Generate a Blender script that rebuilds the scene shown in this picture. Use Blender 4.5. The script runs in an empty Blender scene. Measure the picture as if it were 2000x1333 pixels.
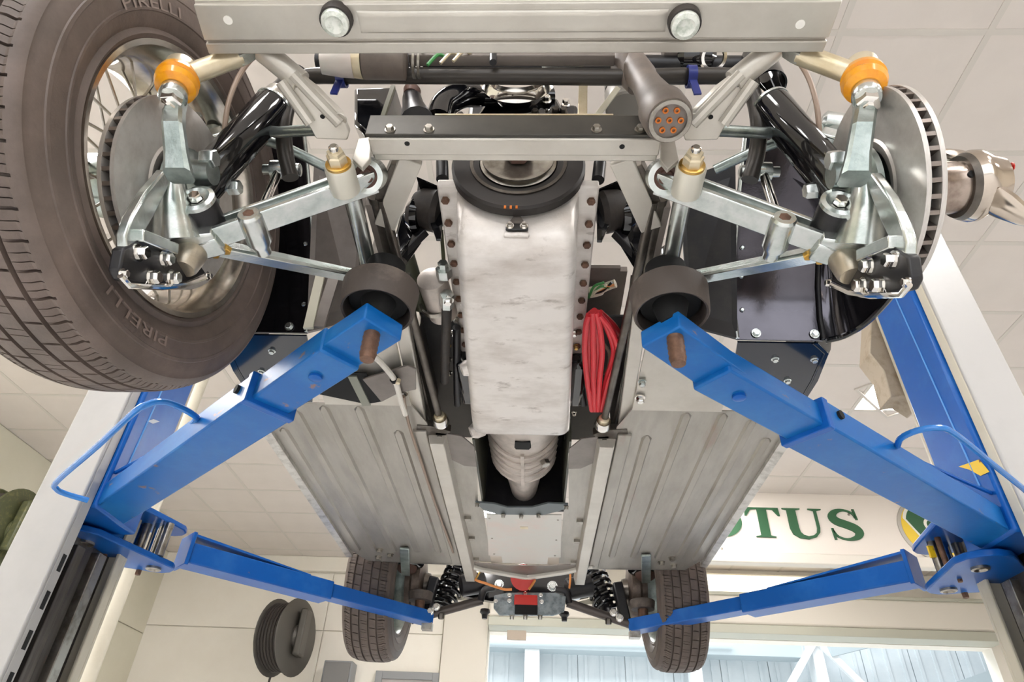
import bpy, bmesh, math, random
from mathutils import Vector, Matrix
random.seed(7)
V = Vector
sc = bpy.context.scene
col = sc.collection

# ------------------------------------------------------------------ camera
F, CU, CV = 1276.0, 1000.0, 666.5          # focal length and image centre in pixels of the 2000 x 1333 frame
CAM = V((0.040, 0.0, 0.70))
def _cd(u, v): return V((u - CU, CV - v, -F))
ay = _cd(1038, 1620).normalized()           # where lines running to the back of the workshop meet
az = _cd(1078, -1045); az = (az - ay * az.dot(ay)).normalized()
ax = ay.cross(az)
ROT = Matrix((ax, ay, az))
cam = bpy.data.cameras.new('camera'); camo = bpy.data.objects.new('camera', cam); col.objects.link(camo)
cam.sensor_width = 36.0; cam.lens = F / 2000 * 36; cam.clip_start = 0.02; cam.clip_end = 200
camo.matrix_world = Matrix.Translation(CAM) @ ROT.to_4x4()
sc.camera = camo
def at(u, v, x=None, y=None, z=None):
    """survey point: the place in the workshop seen at (u, v) that lies on the plane x, y or z = value (metres)"""
    d = ROT @ _cd(u, v)
    t = (z - CAM.z) / d.z if z is not None else (y - CAM.y) / d.y if y is not None else (x - CAM.x) / d.x
    return CAM + d * t

# ------------------------------------------------------------------ world, lights, exposure
w = bpy.data.worlds.new('daylight'); sc.world = w; w.use_nodes = True
w.node_tree.nodes['Background'].inputs[0].default_value = (0.92, 0.96, 1.0, 1)
w.node_tree.nodes['Background'].inputs[1].default_value = 1.0
def area(name, loc, rot, sx, sy, power, colr=(1, 1, 1)):
    l = bpy.data.lights.new(name, 'AREA'); l.shape = 'RECTANGLE'; l.size = sx; l.size_y = sy; l.energy = power; l.color = colr
    o = bpy.data.objects.new(name, l); o.location = loc; o.rotation_euler = rot; col.objects.link(o); return o
area('front_fill_area', (0, -4.9, 1.7), (math.radians(90), 0, 0), 6.6, 3.0, 130, (0.97, 0.98, 1.0))  # area lamp added behind the camera, fills the underside from the front
area('hall_fill_area', (1.5, 10.5, 7.0), (0, 0, 0), 9, 5, 1150, (0.94, 0.98, 1.0))  # area lamp added under the hall roof to brighten the cladding
sc.view_settings.view_transform = 'Standard'; sc.view_settings.look = 'None'
sc.view_settings.gamma = 1.0; sc.view_settings.use_curve_mapping = False
sc.view_settings.exposure = -0.02

# ------------------------------------------------------------------ materials
def lin(h):
    h = h.lstrip('#'); c = [int(h[i:i + 2], 16) / 255 for i in (0, 2, 4)]
    return [x / 12.92 if x <= 0.04045 else ((x + 0.055) / 1.055) ** 2.4 for x in c] + [1]
MATS = {}
def mat(name, colr, metal=0.0, rough=0.5, col2=None, scale=20, lo=0.45, hi=0.7, bump=0.0, bscale=80, stretch=None, emit=None, coat=0.0,
        col3=None, scale3=60, lo3=0.62, hi3=0.68, rvar=0.0):
    if name in MATS: return MATS[name]
    m = bpy.data.materials.new(name); m.use_nodes = True; nt = m.node_tree; N = nt.nodes; L = nt.links
    b = N['Principled BSDF']
    b.inputs['Base Color'].default_value = lin(colr); b.inputs['Metallic'].default_value = metal; b.inputs['Roughness'].default_value = rough
    if coat: b.inputs['Coat Weight'].default_value = coat; b.inputs['Coat Roughness'].default_value = 0.05
    tc = N.new('ShaderNodeTexCoord'); mp = N.new('ShaderNodeMapping'); L.new(tc.outputs['Object'], mp.inputs['Vector'])
    if stretch: mp.inputs['Scale'].default_value = stretch
    def noise(s, det=5):
        n = N.new('ShaderNodeTexNoise'); n.inputs['Scale'].default_value = s; n.inputs['Detail'].default_value = det
        n.inputs['Roughness'].default_value = 0.65; L.new(mp.outputs['Vector'], n.inputs['Vector']); return n
    src = None
    if col2:
        n = noise(scale); r = N.new('ShaderNodeMapRange'); r.inputs['From Min'].default_value = lo; r.inputs['From Max'].default_value = hi
        L.new(n.outputs['Fac'], r.inputs['Value'])
        x = N.new('ShaderNodeMix'); x.data_type = 'RGBA'; x.inputs[6].default_value = lin(colr); x.inputs[7].default_value = lin(col2)
        L.new(r.outputs['Result'], x.inputs[0]); src = x.outputs[2]
        if rvar:
            rr = N.new('ShaderNodeMapRange'); rr.inputs['To Min'].default_value = rough; rr.inputs['To Max'].default_value = rough + rvar
            L.new(r.outputs['Result'], rr.inputs['Value']); L.new(rr.outputs['Result'], b.inputs['Roughness'])
    if col3:
        n = noise(scale3, 8); r = N.new('ShaderNodeMapRange'); r.inputs['From Min'].default_value = lo3; r.inputs['From Max'].default_value = hi3
        L.new(n.outputs['Fac'], r.inputs['Value'])
        x = N.new('ShaderNodeMix'); x.data_type = 'RGBA'; x.inputs[7].default_value = lin(col3)
        if src: L.new(src, x.inputs[6])
        else: x.inputs[6].default_value = lin(colr)
        L.new(r.outputs['Result'], x.inputs[0]); src = x.outputs[2]
    if src: L.new(src, b.inputs['Base Color'])
    if bump:
        n = noise(bscale, 4); bp = N.new('ShaderNodeBump'); bp.inputs['Strength'].default_value = bump; bp.inputs['Distance'].default_value = 0.004
        L.new(n.outputs['Fac'], bp.inputs['Height']); L.new(bp.outputs['Normal'], b.inputs['Normal'])
    if emit:
        b.inputs['Emission Color'].default_value = lin(emit[0]); b.inputs['Emission Strength'].default_value = emit[1]
    if 'blue_' in name: b.inputs['Specular IOR Level'].default_value = 0.3
    MATS[name] = m; return m
SILVER = mat('silver_paint', '#c4bfb5', 0.45, 0.36, '#b4aea4', 9, 0.4, 0.75, 0.03, 300)
FLOORPAN = mat('silver_floor_paint', '#a5a097', 0.5, 0.36, '#918c83', 6, 0.4, 0.7, 0.03, 200, stretch=(3, 0.6, 1), col3='#a8877c', scale3=3.0, lo3=0.6, hi3=0.8)
ZINC = mat('zinc_plate', '#d5d8d6', 0.95, 0.24, '#b4beb9', 30, 0.4, 0.7, 0.05, 160)
ZINCD = mat('zinc_casting', '#aab3b0', 0.9, 0.3, '#7f8b86', 25, 0.4, 0.7, 0.08, 120)
CHROME = mat('chrome', '#e6e3de', 1.0, 0.08)
STEEL = mat('bare_steel', '#a9a49b', 0.95, 0.3, '#7d776e', 24, 0.45, 0.7, 0.03, 200)
DKSTEEL = mat('dark_steel', '#6b655e', 0.85, 0.35, '#4b4641', 18, 0.4, 0.7)
DISCM = mat('disc_iron', '#cdc8c2', 0.55, 0.3, '#bdb7b0', 40, 0.4, 0.7, stretch=(8, 1, 1))
DISCE = mat('disc_edge_iron', '#8b817a', 0.9, 0.4)
BLACK = mat('gloss_black_paint', '#0d0d10', 0.0, 0.07, coat=0.6)
PANELB = mat('gloss_black_panel', '#57555b', 0.95, 0.12, '#48464b', 5, 0.4, 0.7, 0.04, 30)
SATIN = mat('satin_black', '#17161a', 0.1, 0.35, '#262422', 30, 0.45, 0.7)
RUBBER = mat('black_rubber', '#2c2724', 0.0, 0.6, '#3a332e', 40, 0.4, 0.7, 0.1, 200)
TYRE = mat('tyre_rubber', '#574b44', 0.0, 0.5, '#6f6058', 12, 0.4, 0.75, 0.12, 160, col3='#463c37', scale3=5)
TYRED = mat('tyre_rubber_rear', '#4d423b', 0.0, 0.58, '#5e5048', 14, 0.4, 0.75, 0.1, 160)
PADR = mat('pad_rubber', '#4a413b', 0.0, 0.62, '#6b5f56', 16, 0.5, 0.75, 0.2, 90)
CAST = mat('cast_aluminium', '#d9d3cd', 0.35, 0.40, '#b9b0a8', 7, 0.45, 0.75, 0.12, 240, stretch=(1, 2.2, 1), col3='#9a8f86', scale3=15, lo3=0.595, hi3=0.73)
CASTD = mat('cast_aluminium_gearbox', '#b9afa6', 0.4, 0.42, '#8d837a', 14, 0.45, 0.75, 0.1, 200)
BLUE = mat('lift_blue_paint', '#0c5fa8', 0.0, 0.34, '#2a78b6', 6, 0.48, 0.85, 0.03, 120, stretch=(1, 1, 3), col3='#8a6a58', scale3=14, lo3=0.635, hi3=0.69)
BLUED = mat('lift_blue_rear', '#0f57a8', 0.0, 0.3, '#2d6fb8', 6, 0.5, 0.85, col3='#8a5a40', scale3=22, lo3=0.69, hi3=0.73)
WHITEP = mat('post_white_paint', '#afadaa', 0.0, 0.35, '#a5a3a0', 4, 0.5, 0.8)
POSTB = mat('post_beige', '#cdc6b4', 0.0, 0.4, '#bdb5a2', 5, 0.5, 0.8)
RAILM = mat('post_rail_steel', '#6f6a66', 0.7, 0.38, '#4d4844', 10, 0.4, 0.7, stretch=(4, 4, 0.5), col3='#9a5f38', scale3=9, lo3=0.66, hi3=0.74)
RUST = mat('rusty_screw', '#7a5c4b', 0.5, 0.55, '#5a4336', 60, 0.4, 0.7, 0.2, 200)
ORANGE = mat('orange_rubber', '#f0a416', 0.0, 0.28, '#e08a0a', 40, 0.4, 0.7, coat=0.3)
CREAM = mat('passivated_cream_steel', '#d9ccb0', 0.6, 0.28, '#c5b48f', 20, 0.45, 0.75)
BRASS = mat('yellow_zinc', '#c79a48', 0.95, 0.28, '#d9c08a', 50, 0.4, 0.7)
BROWN = mat('brown_rubber', '#5a4037', 0.0, 0.5)
DUCT = mat('brown_duct', '#5d534c', 0.0, 0.5, '#6e635a', 20, 0.4, 0.7)
RED = mat('red_cable_sheath', '#cf2b36', 0.0, 0.35)
REDP = mat('red_paint', '#c0281f', 0.0, 0.3)
NAVY = mat('dark_navy_clip', '#1b2a78', 0.0, 0.3)
NAVYB = mat('dark_navy_body', '#0c1626', 0.0, 0.12, coat=0.2)
BROWNH = mat('brown_hose', '#8c7868', 0.1, 0.45)
WHITEH = mat('white_conduit', '#d4cec4', 0.0, 0.4)
COPPER = mat('copper_tube', '#c8702a', 0.6, 0.35)
DARKHOLE = mat('black_void', '#070707', 0.0, 0.8)
GREYP = mat('grey_panel_paint', '#7d756f', 0.3, 0.4, '#6c645e', 12, 0.4, 0.7)
PATCH = mat('pale_primer_plate', '#c9c6bf', 0.15, 0.45, '#d2bdb4', 4, 0.5, 0.75)
CEIL = mat('ceiling_tile', '#d6cdc5', 0.0, 0.8, '#d2c9c1', 3, 0.4, 0.7, 0.05, 400)
GRID = mat('ceiling_grid', '#cac3ba', 0.0, 0.5)
WALL = mat('beige_wall', '#ece6da', 0.0, 0.6, '#e8e1d4', 2, 0.4, 0.7)
WALLG = mat('green_beige_wall', '#dcd7c4', 0.0, 0.6, '#d6d1bd', 2, 0.4, 0.7)
PIER = mat('pale_pier', '#d6cfc2', 0.0, 0.6)
LINTEL = mat('shutter_box_beige', '#d9d2c6', 0.0, 0.5)
TRIMG = mat('grey_green_trim', '#b4b3a4', 0.0, 0.5)
CLAD = mat('white_cladding', '#dfe5e8', 0.1, 0.5, '#d5dde1', 2, 0.4, 0.7)
CLADF = mat('hall_steel_frame', '#eef1f2', 0.0, 0.5)
CLADG = mat('hall_grey_girder', '#aeb9bd', 0.0, 0.6)
CONC = mat('pale_floor', '#d9dadb', 0.0, 0.35, '#cfd0d1', 3, 0.4, 0.7)
GREEN = mat('sign_green', '#2c5c3a', 0.0, 0.5)
YELLOW = mat('sign_yellow', '#e9c63c', 0.0, 0.5)
SIGNW = mat('sign_board_white', '#e6ddd3', 0.0, 0.5)
EMBW = mat('emblem_white', '#ece8dc', 0.0, 0.5)
EMBS = mat('emblem_silver', '#b9b4ac', 0.3, 0.4)
YEL = mat('yellow_sticker', '#e8c020', 0.0, 0.4, '#e8c020', 10, 0.5, 0.7, col3='#7a4a20', scale3=40, lo3=0.62, hi3=0.66)
REELG = mat('reel_dark_grey', '#4e4a44', 0.2, 0.45)
REELO = mat('reel_olive', '#4c4f34', 0.1, 0.5, '#6b6740', 30, 0.5, 0.7)
DOORG = mat('grey_blue_frame', '#8e8f90', 0.1, 0.5)
LAMP = mat('lamp_panel', '#ffffff', 0.0, 0.5, emit=('#fbf9f8', 32.0))
LAMPW = mat('lamp_warm_panel', '#ffffff', 0.0, 0.5, emit=('#fff6d8', 1.6))
GREENW = mat('green_wire', '#3f8a4a', 0.0, 0.4)
ORW = mat('orange_wire', '#d88a4a', 0.0, 0.4)
PALEW = mat('pale_wire', '#d8d2bd', 0.0, 0.4)

# ------------------------------------------------------------------ mesh helpers
def frame(d, up=None):
    d = d.normalized(); up = V(up) if up is not None else V((0, 0, 1))
    if abs(d.dot(up.normalized())) > 0.98: up = V((0, 1, 0)) if abs(d.y) < 0.9 else V((1, 0, 0))
    x = up.cross(d).normalized(); y = d.cross(x).normalized(); return x, y, d
class B:
    def __init__(s): s.v = []; s.f = []
    def add(s, vs, fs):
        o = len(s.v); s.v += [V(p) for p in vs]; s.f += [tuple(i + o for i in f) for f in fs]; return s
    def box(s, a, b):
        (x0, y0, z0), (x1, y1, z1) = a, b
        return s.add([(x0, y0, z0), (x1, y0, z0), (x1, y1, z0), (x0, y1, z0), (x0, y0, z1), (x1, y0, z1), (x1, y1, z1), (x0, y1, z1)],
                     [(0, 3, 2, 1), (4, 5, 6, 7), (0, 1, 5, 4), (1, 2, 6, 5), (2, 3, 7, 6), (3, 0, 4, 7)])
    def beam(s, p, q, wd, h, up=(0, 0, 1), w2=None, h2=None):
        p, q = V(p), V(q); x, y, d = frame(q - p, up); w2 = wd if w2 is None else w2; h2 = h if h2 is None else h2
        vs = []
        for c, ww, hh in ((p, wd, h), (q, w2, h2)):
            for i, j in ((-1, -1), (1, -1), (1, 1), (-1, 1)): vs.append(c + x * (i * ww / 2) + y * (j * hh / 2))
        return s.add(vs, [(3, 2, 1, 0), (4, 5, 6, 7), (0, 1, 5, 4), (1, 2, 6, 5), (2, 3, 7, 6), (3, 0, 4, 7)])
    def tube(s, pts, r, n=12, closed=False):
        pts = [V(p) for p in pts]; m = len(pts); rs = r if isinstance(r, (list, tuple)) else [r] * m
        vs = []; fs = []; px = None
        for i, p in enumerate(pts):
            a = pts[i - 1] if i or closed else pts[0]; b = pts[(i + 1) % m] if i < m - 1 or closed else pts[-1]
            d = (b - a).normalized()
            if px is None: x, y, _ = frame(d)
            else:
                x = (px - d * px.dot(d)).normalized(); y = d.cross(x)
            px = x
            for k in range(n):
                t = 2 * math.pi * k / n; vs.append(p + (x * math.cos(t) + y * math.sin(t)) * rs[i])
        for i in range(m if closed else m - 1):
            for k in range(n):
                a, b = i * n + k, i * n + (k + 1) % n; c, d = ((i + 1) % m) * n + (k + 1) % n, ((i + 1) % m) * n + k
                fs.append((a, b, c, d))
        if not closed: fs.append(tuple(range(n - 1, -1, -1))); fs.append(tuple((m - 1) * n + k for k in range(n)))
        return s.add(vs, fs)
    def lathe(s, prof, o, axis, n=40, caps=True):
        o = V(o); x, y, d = frame(V(axis)); vs = []; fs = []; m = len(prof)
        for t, r in prof:
            for k in range(n):
                a = 2 * math.pi * k / n; vs.append(o + d * t + (x * math.cos(a) + y * math.sin(a)) * r)
        for i in range(m - 1):
            for k in range(n): fs.append((i * n + k, i * n + (k + 1) % n, (i + 1) * n + (k + 1) % n, (i + 1) * n + k))
        if caps and prof[0][1] > 0: fs.append(tuple(range(n - 1, -1, -1)))
        if caps and prof[-1][1] > 0: fs.append(tuple((m - 1) * n + k for k in range(n)))
        return s.add(vs, fs)
    def ring(s, prof, o, axis, n=48):          # closed profile
        o = V(o); x, y, d = frame(V(axis)); vs = []; fs = []; m = len(prof)
        for t, r in prof:
            for k in range(n):
                a = 2 * math.pi * k / n; vs.append(o + d * t + (x * math.cos(a) + y * math.sin(a)) * r)
        for i in range(m):
            j = (i + 1) % m
            for k in range(n): fs.append((i * n + k, i * n + (k + 1) % n, j * n + (k + 1) % n, j * n + k))
        return s.add(vs, fs)
    def prism(s, poly, vec):
        poly = [V(p) for p in poly]; vec = V(vec); m = len(poly)
        return s.add(poly + [p + vec for p in poly], [tuple(range(m - 1, -1, -1)), tuple(range(m, 2 * m))] + [(i, (i + 1) % m, (i + 1) % m + m, i + m) for i in range(m)])
    def hexa(s, p, axis, r, h, n=6): return s.lathe([(0, r), (h * 0.85, r), (h, r * 0.85)], p, axis, n)
    def loft(s, secs, caps=True):
        m = len(secs[0]); vs = [p for q in secs for p in q]; fs = []
        for i in range(len(secs) - 1):
            for k in range(m): fs.append((i * m + k, i * m + (k + 1) % m, (i + 1) * m + (k + 1) % m, (i + 1) * m + k))
        if caps: fs.append(tuple(range(m - 1, -1, -1))); fs.append(tuple((len(secs) - 1) * m + k for k in range(m)))
        return s.add(vs, fs)
    def sheet(s, rows, th=0.003, dirn=(0, 0, 1)):   # grid surface given thickness
        d = V(dirn) * th; n = len(rows[0]); m = len(rows)
        top = [V(p) for r in rows for p in r]; vs = top + [p + d for p in top]; o = len(top); fs = []
        for i in range(m - 1):
            for k in range(n - 1):
                a, b, c, e = i * n + k, i * n + k + 1, (i + 1) * n + k + 1, (i + 1) * n + k
                fs += [(a, b, c, e), (e + o, c + o, b + o, a + o)]
        for k in range(n - 1): fs += [(k, k + o, k + 1 + o, k + 1), ((m - 1) * n + k, (m - 1) * n + k + 1, (m - 1) * n + k + 1 + o, (m - 1) * n + k + o)]
        for i in range(m - 1): fs += [(i * n, (i + 1) * n, (i + 1) * n + o, i * n + o), (i * n + n - 1, i * n + n - 1 + o, (i + 1) * n + n - 1 + o, (i + 1) * n + n - 1)]
        return s.add(vs, fs)
def curve(pts, n=8):                             # smooth path through points
    pts = [V(p) for p in pts]; out = []
    P = [pts[0] * 2 - pts[1]] + pts + [pts[-1] * 2 - pts[-2]]
    for i in range(1, len(P) - 2):
        for k in range(n):
            t = k / n; a, b, c, d = P[i - 1], P[i], P[i + 1], P[i + 2]
            out.append(0.5 * ((2 * b) + (c - a) * t + (2 * a - 5 * b + 4 * c - d) * t * t + (3 * b - a - 3 * c + d) * t ** 3))
    return out + [pts[-1]]
def obj(name, b, m, parent=None, label=None, bevel=0.0, ang=35, flip=True):
    me = bpy.data.meshes.new(name); me.from_pydata([tuple(p) for p in b.v], [], b.f); me.update()
    bm = bmesh.new(); bm.from_mesh(me); bmesh.ops.recalc_face_normals(bm, faces=bm.faces); bm.to_mesh(me); bm.free()
    me.polygons.foreach_set('use_smooth', [True] * len(me.polygons)); me.set_sharp_from_angle(angle=math.radians(ang))
    me.materials.append(m)
    o = bpy.data.objects.new(name, me); col.objects.link(o)
    if parent is not None: attach(o, parent)
    if label: o['label'] = label
    if bevel:
        md = o.modifiers.new('edge', 'BEVEL'); md.width = bevel; md.segments = 2; md.limit_method = 'ANGLE'; md.angle_limit = math.radians(40)
    return o
def attach(o, parent):
    o.parent = parent
    if parent.type == 'EMPTY': o.matrix_parent_inverse = Matrix.Translation(-parent.location)
def thing(name, label, cat, loc, group=None):
    o = bpy.data.objects.new(name, None); o.empty_display_size = 0.1; o.location = loc; col.objects.link(o)
    o['label'] = label; o['category'] = cat
    if group: o['group'] = group
    return o
def tag(o, label, cat, group=None):
    o['label'] = label; o['category'] = cat
    if group: o['group'] = group
    return o
def struct(o): o['kind'] = 'structure'; return o
def mir(p, s): return V((p[0] * s, p[1], p[2]))
def R(s, u, v, **k): return mir(at(u, v, **k), s)   # survey point on the right half, mirrored to the left for s = -1

# ================================================================== the workshop
ZC, TILE = 3.39, 0.60
XL, XR, YB, YF = -4.7, 7.0, 8.35, -5.0
struct(obj('floor', B().box((XL - 0.2, YF - 6, -0.2), (13.5, 16, 0)), CONC))
wl = struct(obj('wall_left', B().box((XL - 0.2, YF, 0), (XL, YB + 0.2, ZC + 0.2)), WALLG))
for y0, y1 in ((-2.0, 1.0), (1.0, 4.0), (4.0, 6.1), (6.1, YB)):
    for z0, z1 in ((0.02, 2.42), (2.42, ZC)):
        obj('wall_panel', B().box((XL, y0 + 0.004, z0 + 0.004), (XL + 0.02, y1 - 0.004, z1 - 0.004)), WALLG, wl, bevel=0.004)
struct(obj('wall_right', B().box((XR, YF, 0), (XR + 0.2, YB + 0.2, ZC + 0.2)), WALL))
b = B().box((XL, YF - 0.2, 0), (-3.4, YF, ZC + 0.2)); b.box((3.4, YF - 0.2, 0), (XR, YF, ZC + 0.2)); b.box((-3.4, YF - 0.2, 3.25), (3.4, YF, ZC + 0.2))
struct(obj('wall_front', b, WALL))
OX0, OX1, OZ = -0.50, 5.35, 2.58            # wide opening to the neighbouring hall
b = B().box((XL, YB, 0), (OX0, YB + 0.2, ZC + 0.2)); b.box((OX1, YB, 0), (XR, YB + 0.2, ZC + 0.2)); b.box((OX0, YB, OZ), (OX1, YB + 0.2, ZC + 0.2))
wb = struct(obj('wall_back', b, WALL))
for x0, x1 in ((XL, -2.5), (-2.5, -1.05)):
    for z0, z1 in ((0.02, 2.52), (2.52, 3.20)):
        obj('wall_panel', B().box((x0 + 0.005, YB - 0.02, z0 + 0.005), (x1 - 0.005, YB, z1 - 0.005)), WALL, wb, bevel=0.004)
struct(obj('trim_1', B().box((XL, YB - 0.09, 3.21), (-1.05, YB, ZC)), WALL, bevel=0.01))
struct(obj('trim_2', B().box((-1.04, YB - 0.10, 0), (OX0 - 0.01, YB, 3.38)), PIER, bevel=0.008))
lt = struct(obj('trim_3', B().box((OX0, YB - 0.30, OZ + 0.10), (OX1, YB, 3.02)), LINTEL, bevel=0.03))
obj('shutter_slot', B().box((OX0, YB - 0.31, OZ + 0.0), (OX1, YB - 0.02, OZ + 0.10)), TRIMG, lt, bevel=0.008)
obj('cover_strip', B().box((1.6, YB - 0.33, 3.0), (OX1, YB - 0.02, 3.035)), TRIMG, lt, bevel=0.006)
obj('motor_bracket', B().box(tuple(at(990, 1250, y=YB - 0.32)), tuple(at(1028, 1234, y=YB - 0.28))), mat('tan_bracket', '#a59686', 0.0, 0.5), lt, bevel=0.004)

# suspended ceiling: every tile its own piece, resting in a light metal grid
ce = struct(obj('ceiling', B().box((XL - 0.2, YF, ZC + 0.02), (XR + 0.2, YB + 0.2, ZC + 0.2)), CEIL))
X0, Y0 = 1.269, 1.434
LIGHT_CELLS = {(2, 4), (1, -2), (1, -5), (1, -8), (-4, -2), (-4, -5), (-4, -8), (5, -2), (5, 4), (5, -6), (-7, -2), (-7, -6), (-3, 6), (0, 6), (-3, 8), (-8, 2), (-8, 0), (-6, 1), (-9, 2), (-9, 0), (2, 8)}  # one panel is visible; the others are added out of sight to brighten the room
i0, i1 = int((XL - X0) / TILE) - 1, int((XR - X0) / TILE) + 1
j0, j1 = int((YF - Y0) / TILE) - 1, int((YB - Y0) / TILE) + 1
tile_me = None; far = B()
for i in range(i0, i1 + 1):
    for j in range(j0, j1 + 1):
        x, y = X0 + i * TILE, Y0 + j * TILE
        xa, xb, ya, yb = max(x, XL) + 0.013, min(x + TILE, XR) - 0.013, max(y, YF) + 0.013, min(y + TILE, YB) - 0.013
        if xb - xa < 0.05 or yb - ya < 0.05: continue
        if (i, j) in LIGHT_CELLS: continue
        q = at  # every tile in front of the camera's field is an object; the rest of the ceiling behind it is one piece
        c = ROT.transposed() @ (V((x + 0.3, y + 0.3, ZC)) - CAM)
        inview = c.z < 0 and abs(c.x / -c.z) < 0.92 and -0.6 < c.y / -c.z < 0.66
        if not inview: far.box((xa, ya, ZC), (xb, yb, ZC + 0.02)); continue
        full = abs(xb - xa - TILE + 0.026) < 1e-4 and abs(yb - ya - TILE + 0.026) < 1e-4
        if full and tile_me:
            o = bpy.data.objects.new('ceiling_tile', tile_me); col.objects.link(o); o.parent = ce; o.location = (x, y, 0)
        elif full:
            o = obj('ceiling_tile', B().box((0.013, 0.013, ZC), (TILE - 0.013, TILE - 0.013, ZC + 0.02)), CEIL, ce); o.location = (x, y, 0); tile_me = o.data
        else: obj('ceiling_tile', B().box((xa, ya, ZC), (xb, yb, ZC + 0.02)), CEIL, ce)
o = obj('far_tiles', far, CEIL, ce); o['kind'] = 'stuff'
for i in range(i0, i1 + 2):
    x = X0 + i * TILE
    if XL < x < XR: obj('grid_bar', B().box((x - 0.014, YF, ZC - 0.003), (x + 0.014, YB, ZC + 0.02)), GRID, ce)
for j in range(j0, j1 + 2):
    y = Y0 + j * TILE
    if YF < y < YB: obj('grid_bar', B().box((XL, y - 0.014, ZC - 0.0025), (XR, y + 0.014, ZC + 0.02)), GRID, ce)
for n, (i, j) in enumerate(sorted(LIGHT_CELLS)):
    x, y = X0 + i * TILE, Y0 + j * TILE
    t = thing('ceiling_light', 'square white light panel in ceiling behind the right lift column' if (i, j) == (2, 4) else 'square white light panel added in the ceiling to brighten the room, hidden by the car or outside the picture', 'light', (x + 0.3, y + 0.3, ZC), 'ceiling light panels')
    obj('light_frame', B().ring([(0, 0.40), (0.03, 0.40), (0.03, 0.37), (0, 0.37)], (x + 0.3, y + 0.3, ZC - 0.012), (0, 0, 1), 4), GRID, t).rotation_euler = (0, 0, 0)
    obj('diffuser', B().box((x + 0.03, y + 0.03, ZC - 0.002), (x + TILE - 0.03, y + TILE - 0.03, ZC + 0.015)), LAMP, t)

# the neighbouring hall seen through the opening
hw = struct(obj('wall_hall', B().box((-6, 15.0, 0), (14, 15.2, 8.2)), CLAD))
for k in range(20):
    x = -5.9 + k * 0.98
    bb = B().box((x, 14.96, 0.05), (x + 0.96, 15.0, 8.0))
    for q in (0.16, 0.48, 0.80): bb.box((x + q - 0.03, 14.93, 0.05), (x + q + 0.03, 14.97, 8.0))
    obj('cladding_panel', bb, CLAD, hw)
struct(obj('ceiling_hall', B().box((-6, YB + 0.2, 8.0), (14, 15.2, 8.2)), CLAD))
struct(obj('wall_hall_side', B().box((-6.2, YB + 0.2, 0), (-6, 15.2, 8.2)), CLAD))
struct(obj('wall_hall_end', B().box((14, YB + 0.2, 0), (14.2, 15.2, 8.2)), CLAD))
t = thing('hall_steel_frame', 'white steel frame with grey girder inside the bright hall beyond the opening', 'steel frame', (3, 14.4, 0))
obj('girder', B().box((-4, 14.3, 3.62), (5.4, 14.75, 3.98)), CLADG, t, bevel=0.01)
obj('gutter_pipe', B().tube([(-1.2, 14.2, 3.72), (4.0, 14.2, 3.80)], 0.03), CLADF, t)
for x in (-0.15, 3.15, 5.6, 9.2):
    obj('column', B().box((x, 14.35, 0), (x + (0.22 if x > 0 else 0.3), 14.7, 4.6)), CLADF, t, bevel=0.01)
for p, q in (((5.7, 14.3, 3.98), (6.9, 14.3, 2.6)), ((5.7, 14.3, 3.98), (4.6, 14.3, 2.6)), ((9.2, 14.2, 3.0), (7.2, 14.2, 2.3))):
    obj('brace', B().beam(p, q, 0.12, 0.1, (0, 1, 0)), CLADF, t)
obj('purlin', B().beam((5.9, 14.25, 3.75), (8.3, 14.25, 4.35), 0.22, 0.1, (0, 1, 0)), CLADG, t)
obj('purlin', B().beam((6.9, 14.25, 2.75), (11.0, 14.25, 4.05), 0.22, 0.1, (0, 1, 0)), CLADG, t)

# sign board with the dark green lettering and round badge
YS = 6.0
sg = thing('sign_board', 'long off-white overhead board with large dark green serif lettering and a round badge', 'sign', (3, YS, 2.75))
obj('board', B().box((0.9, YS, 2.80), (6.2, YS + 0.06, ZC)), SIGNW, sg, bevel=0.004)
obj('lower_moulding', B().box((0.9, YS - 0.03, 2.70), (6.2, YS + 0.08, 2.80)), LINTEL, sg, bevel=0.012)
for x, z in ((1.75, 2.83), (2.99, 3.19)): obj('screw_head', B().lathe([(0, 0.012), (0.004, 0.012)], (x, YS, z), (0, -1, 0), 10), STEEL, sg)
H, HZ, ZL = 0.335, 0.288, 2.945
def glyph(name, poly, x, th=0.012):
    obj(name, B().prism([(x + p[0] * H, YS - 0.001, ZL + p[1] * HZ) for p in poly], (0, -th, 0)), GREEN, sg, ang=20)
def ribbon(name, pts, x, th=0.012):     # pts: (x, y, nx, ny, halfwidth) along a stroke
    b = B(); q = []
    for px, py, nx, ny, hw in pts:
        for k, yy in ((1, 0), (-1, 0), (-1, th), (1, th)): q.append(V((x + (px + nx * hw * k) * H, YS - 0.001 - yy, ZL + (py + ny * hw * k) * HZ)))
    b.loft([q[i * 4:i * 4 + 4] for i in range(len(pts))]); obj(name, b, GREEN, sg, ang=20)
glyph('letter_l', [(0, 0), (0.88, 0), (0.95, 0.32), (0.9, 0.32), (0.78, 0.08), (0.7, 0.05), (0.38, 0.05), (0.38, 0.94), (0.5, 0.97), (0.5, 1), (0.02, 1), (0.02, 0.97), (0.14, 0.94), (0.14, 0.06), (0, 0.03)], 1.24)
b = B(); s4 = []
for k in range(37):
    a = 2 * math.pi * k / 36; c, s_ = math.cos(a), math.sin(a)
    s4.append([V((1.785 + xx * H, YS - 0.001 - yy, ZL + zz * HZ)) for xx, zz, yy in ((0.56 * c, 0.5 + 0.52 * s_, 0), (0.30 * c, 0.5 + 0.47 * s_, 0), (0.30 * c, 0.5 + 0.47 * s_, 0.012), (0.56 * c, 0.5 + 0.52 * s_, 0.012))])
b.loft(s4, caps=False); obj('letter_o', b, GREEN, sg, ang=20)
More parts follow.
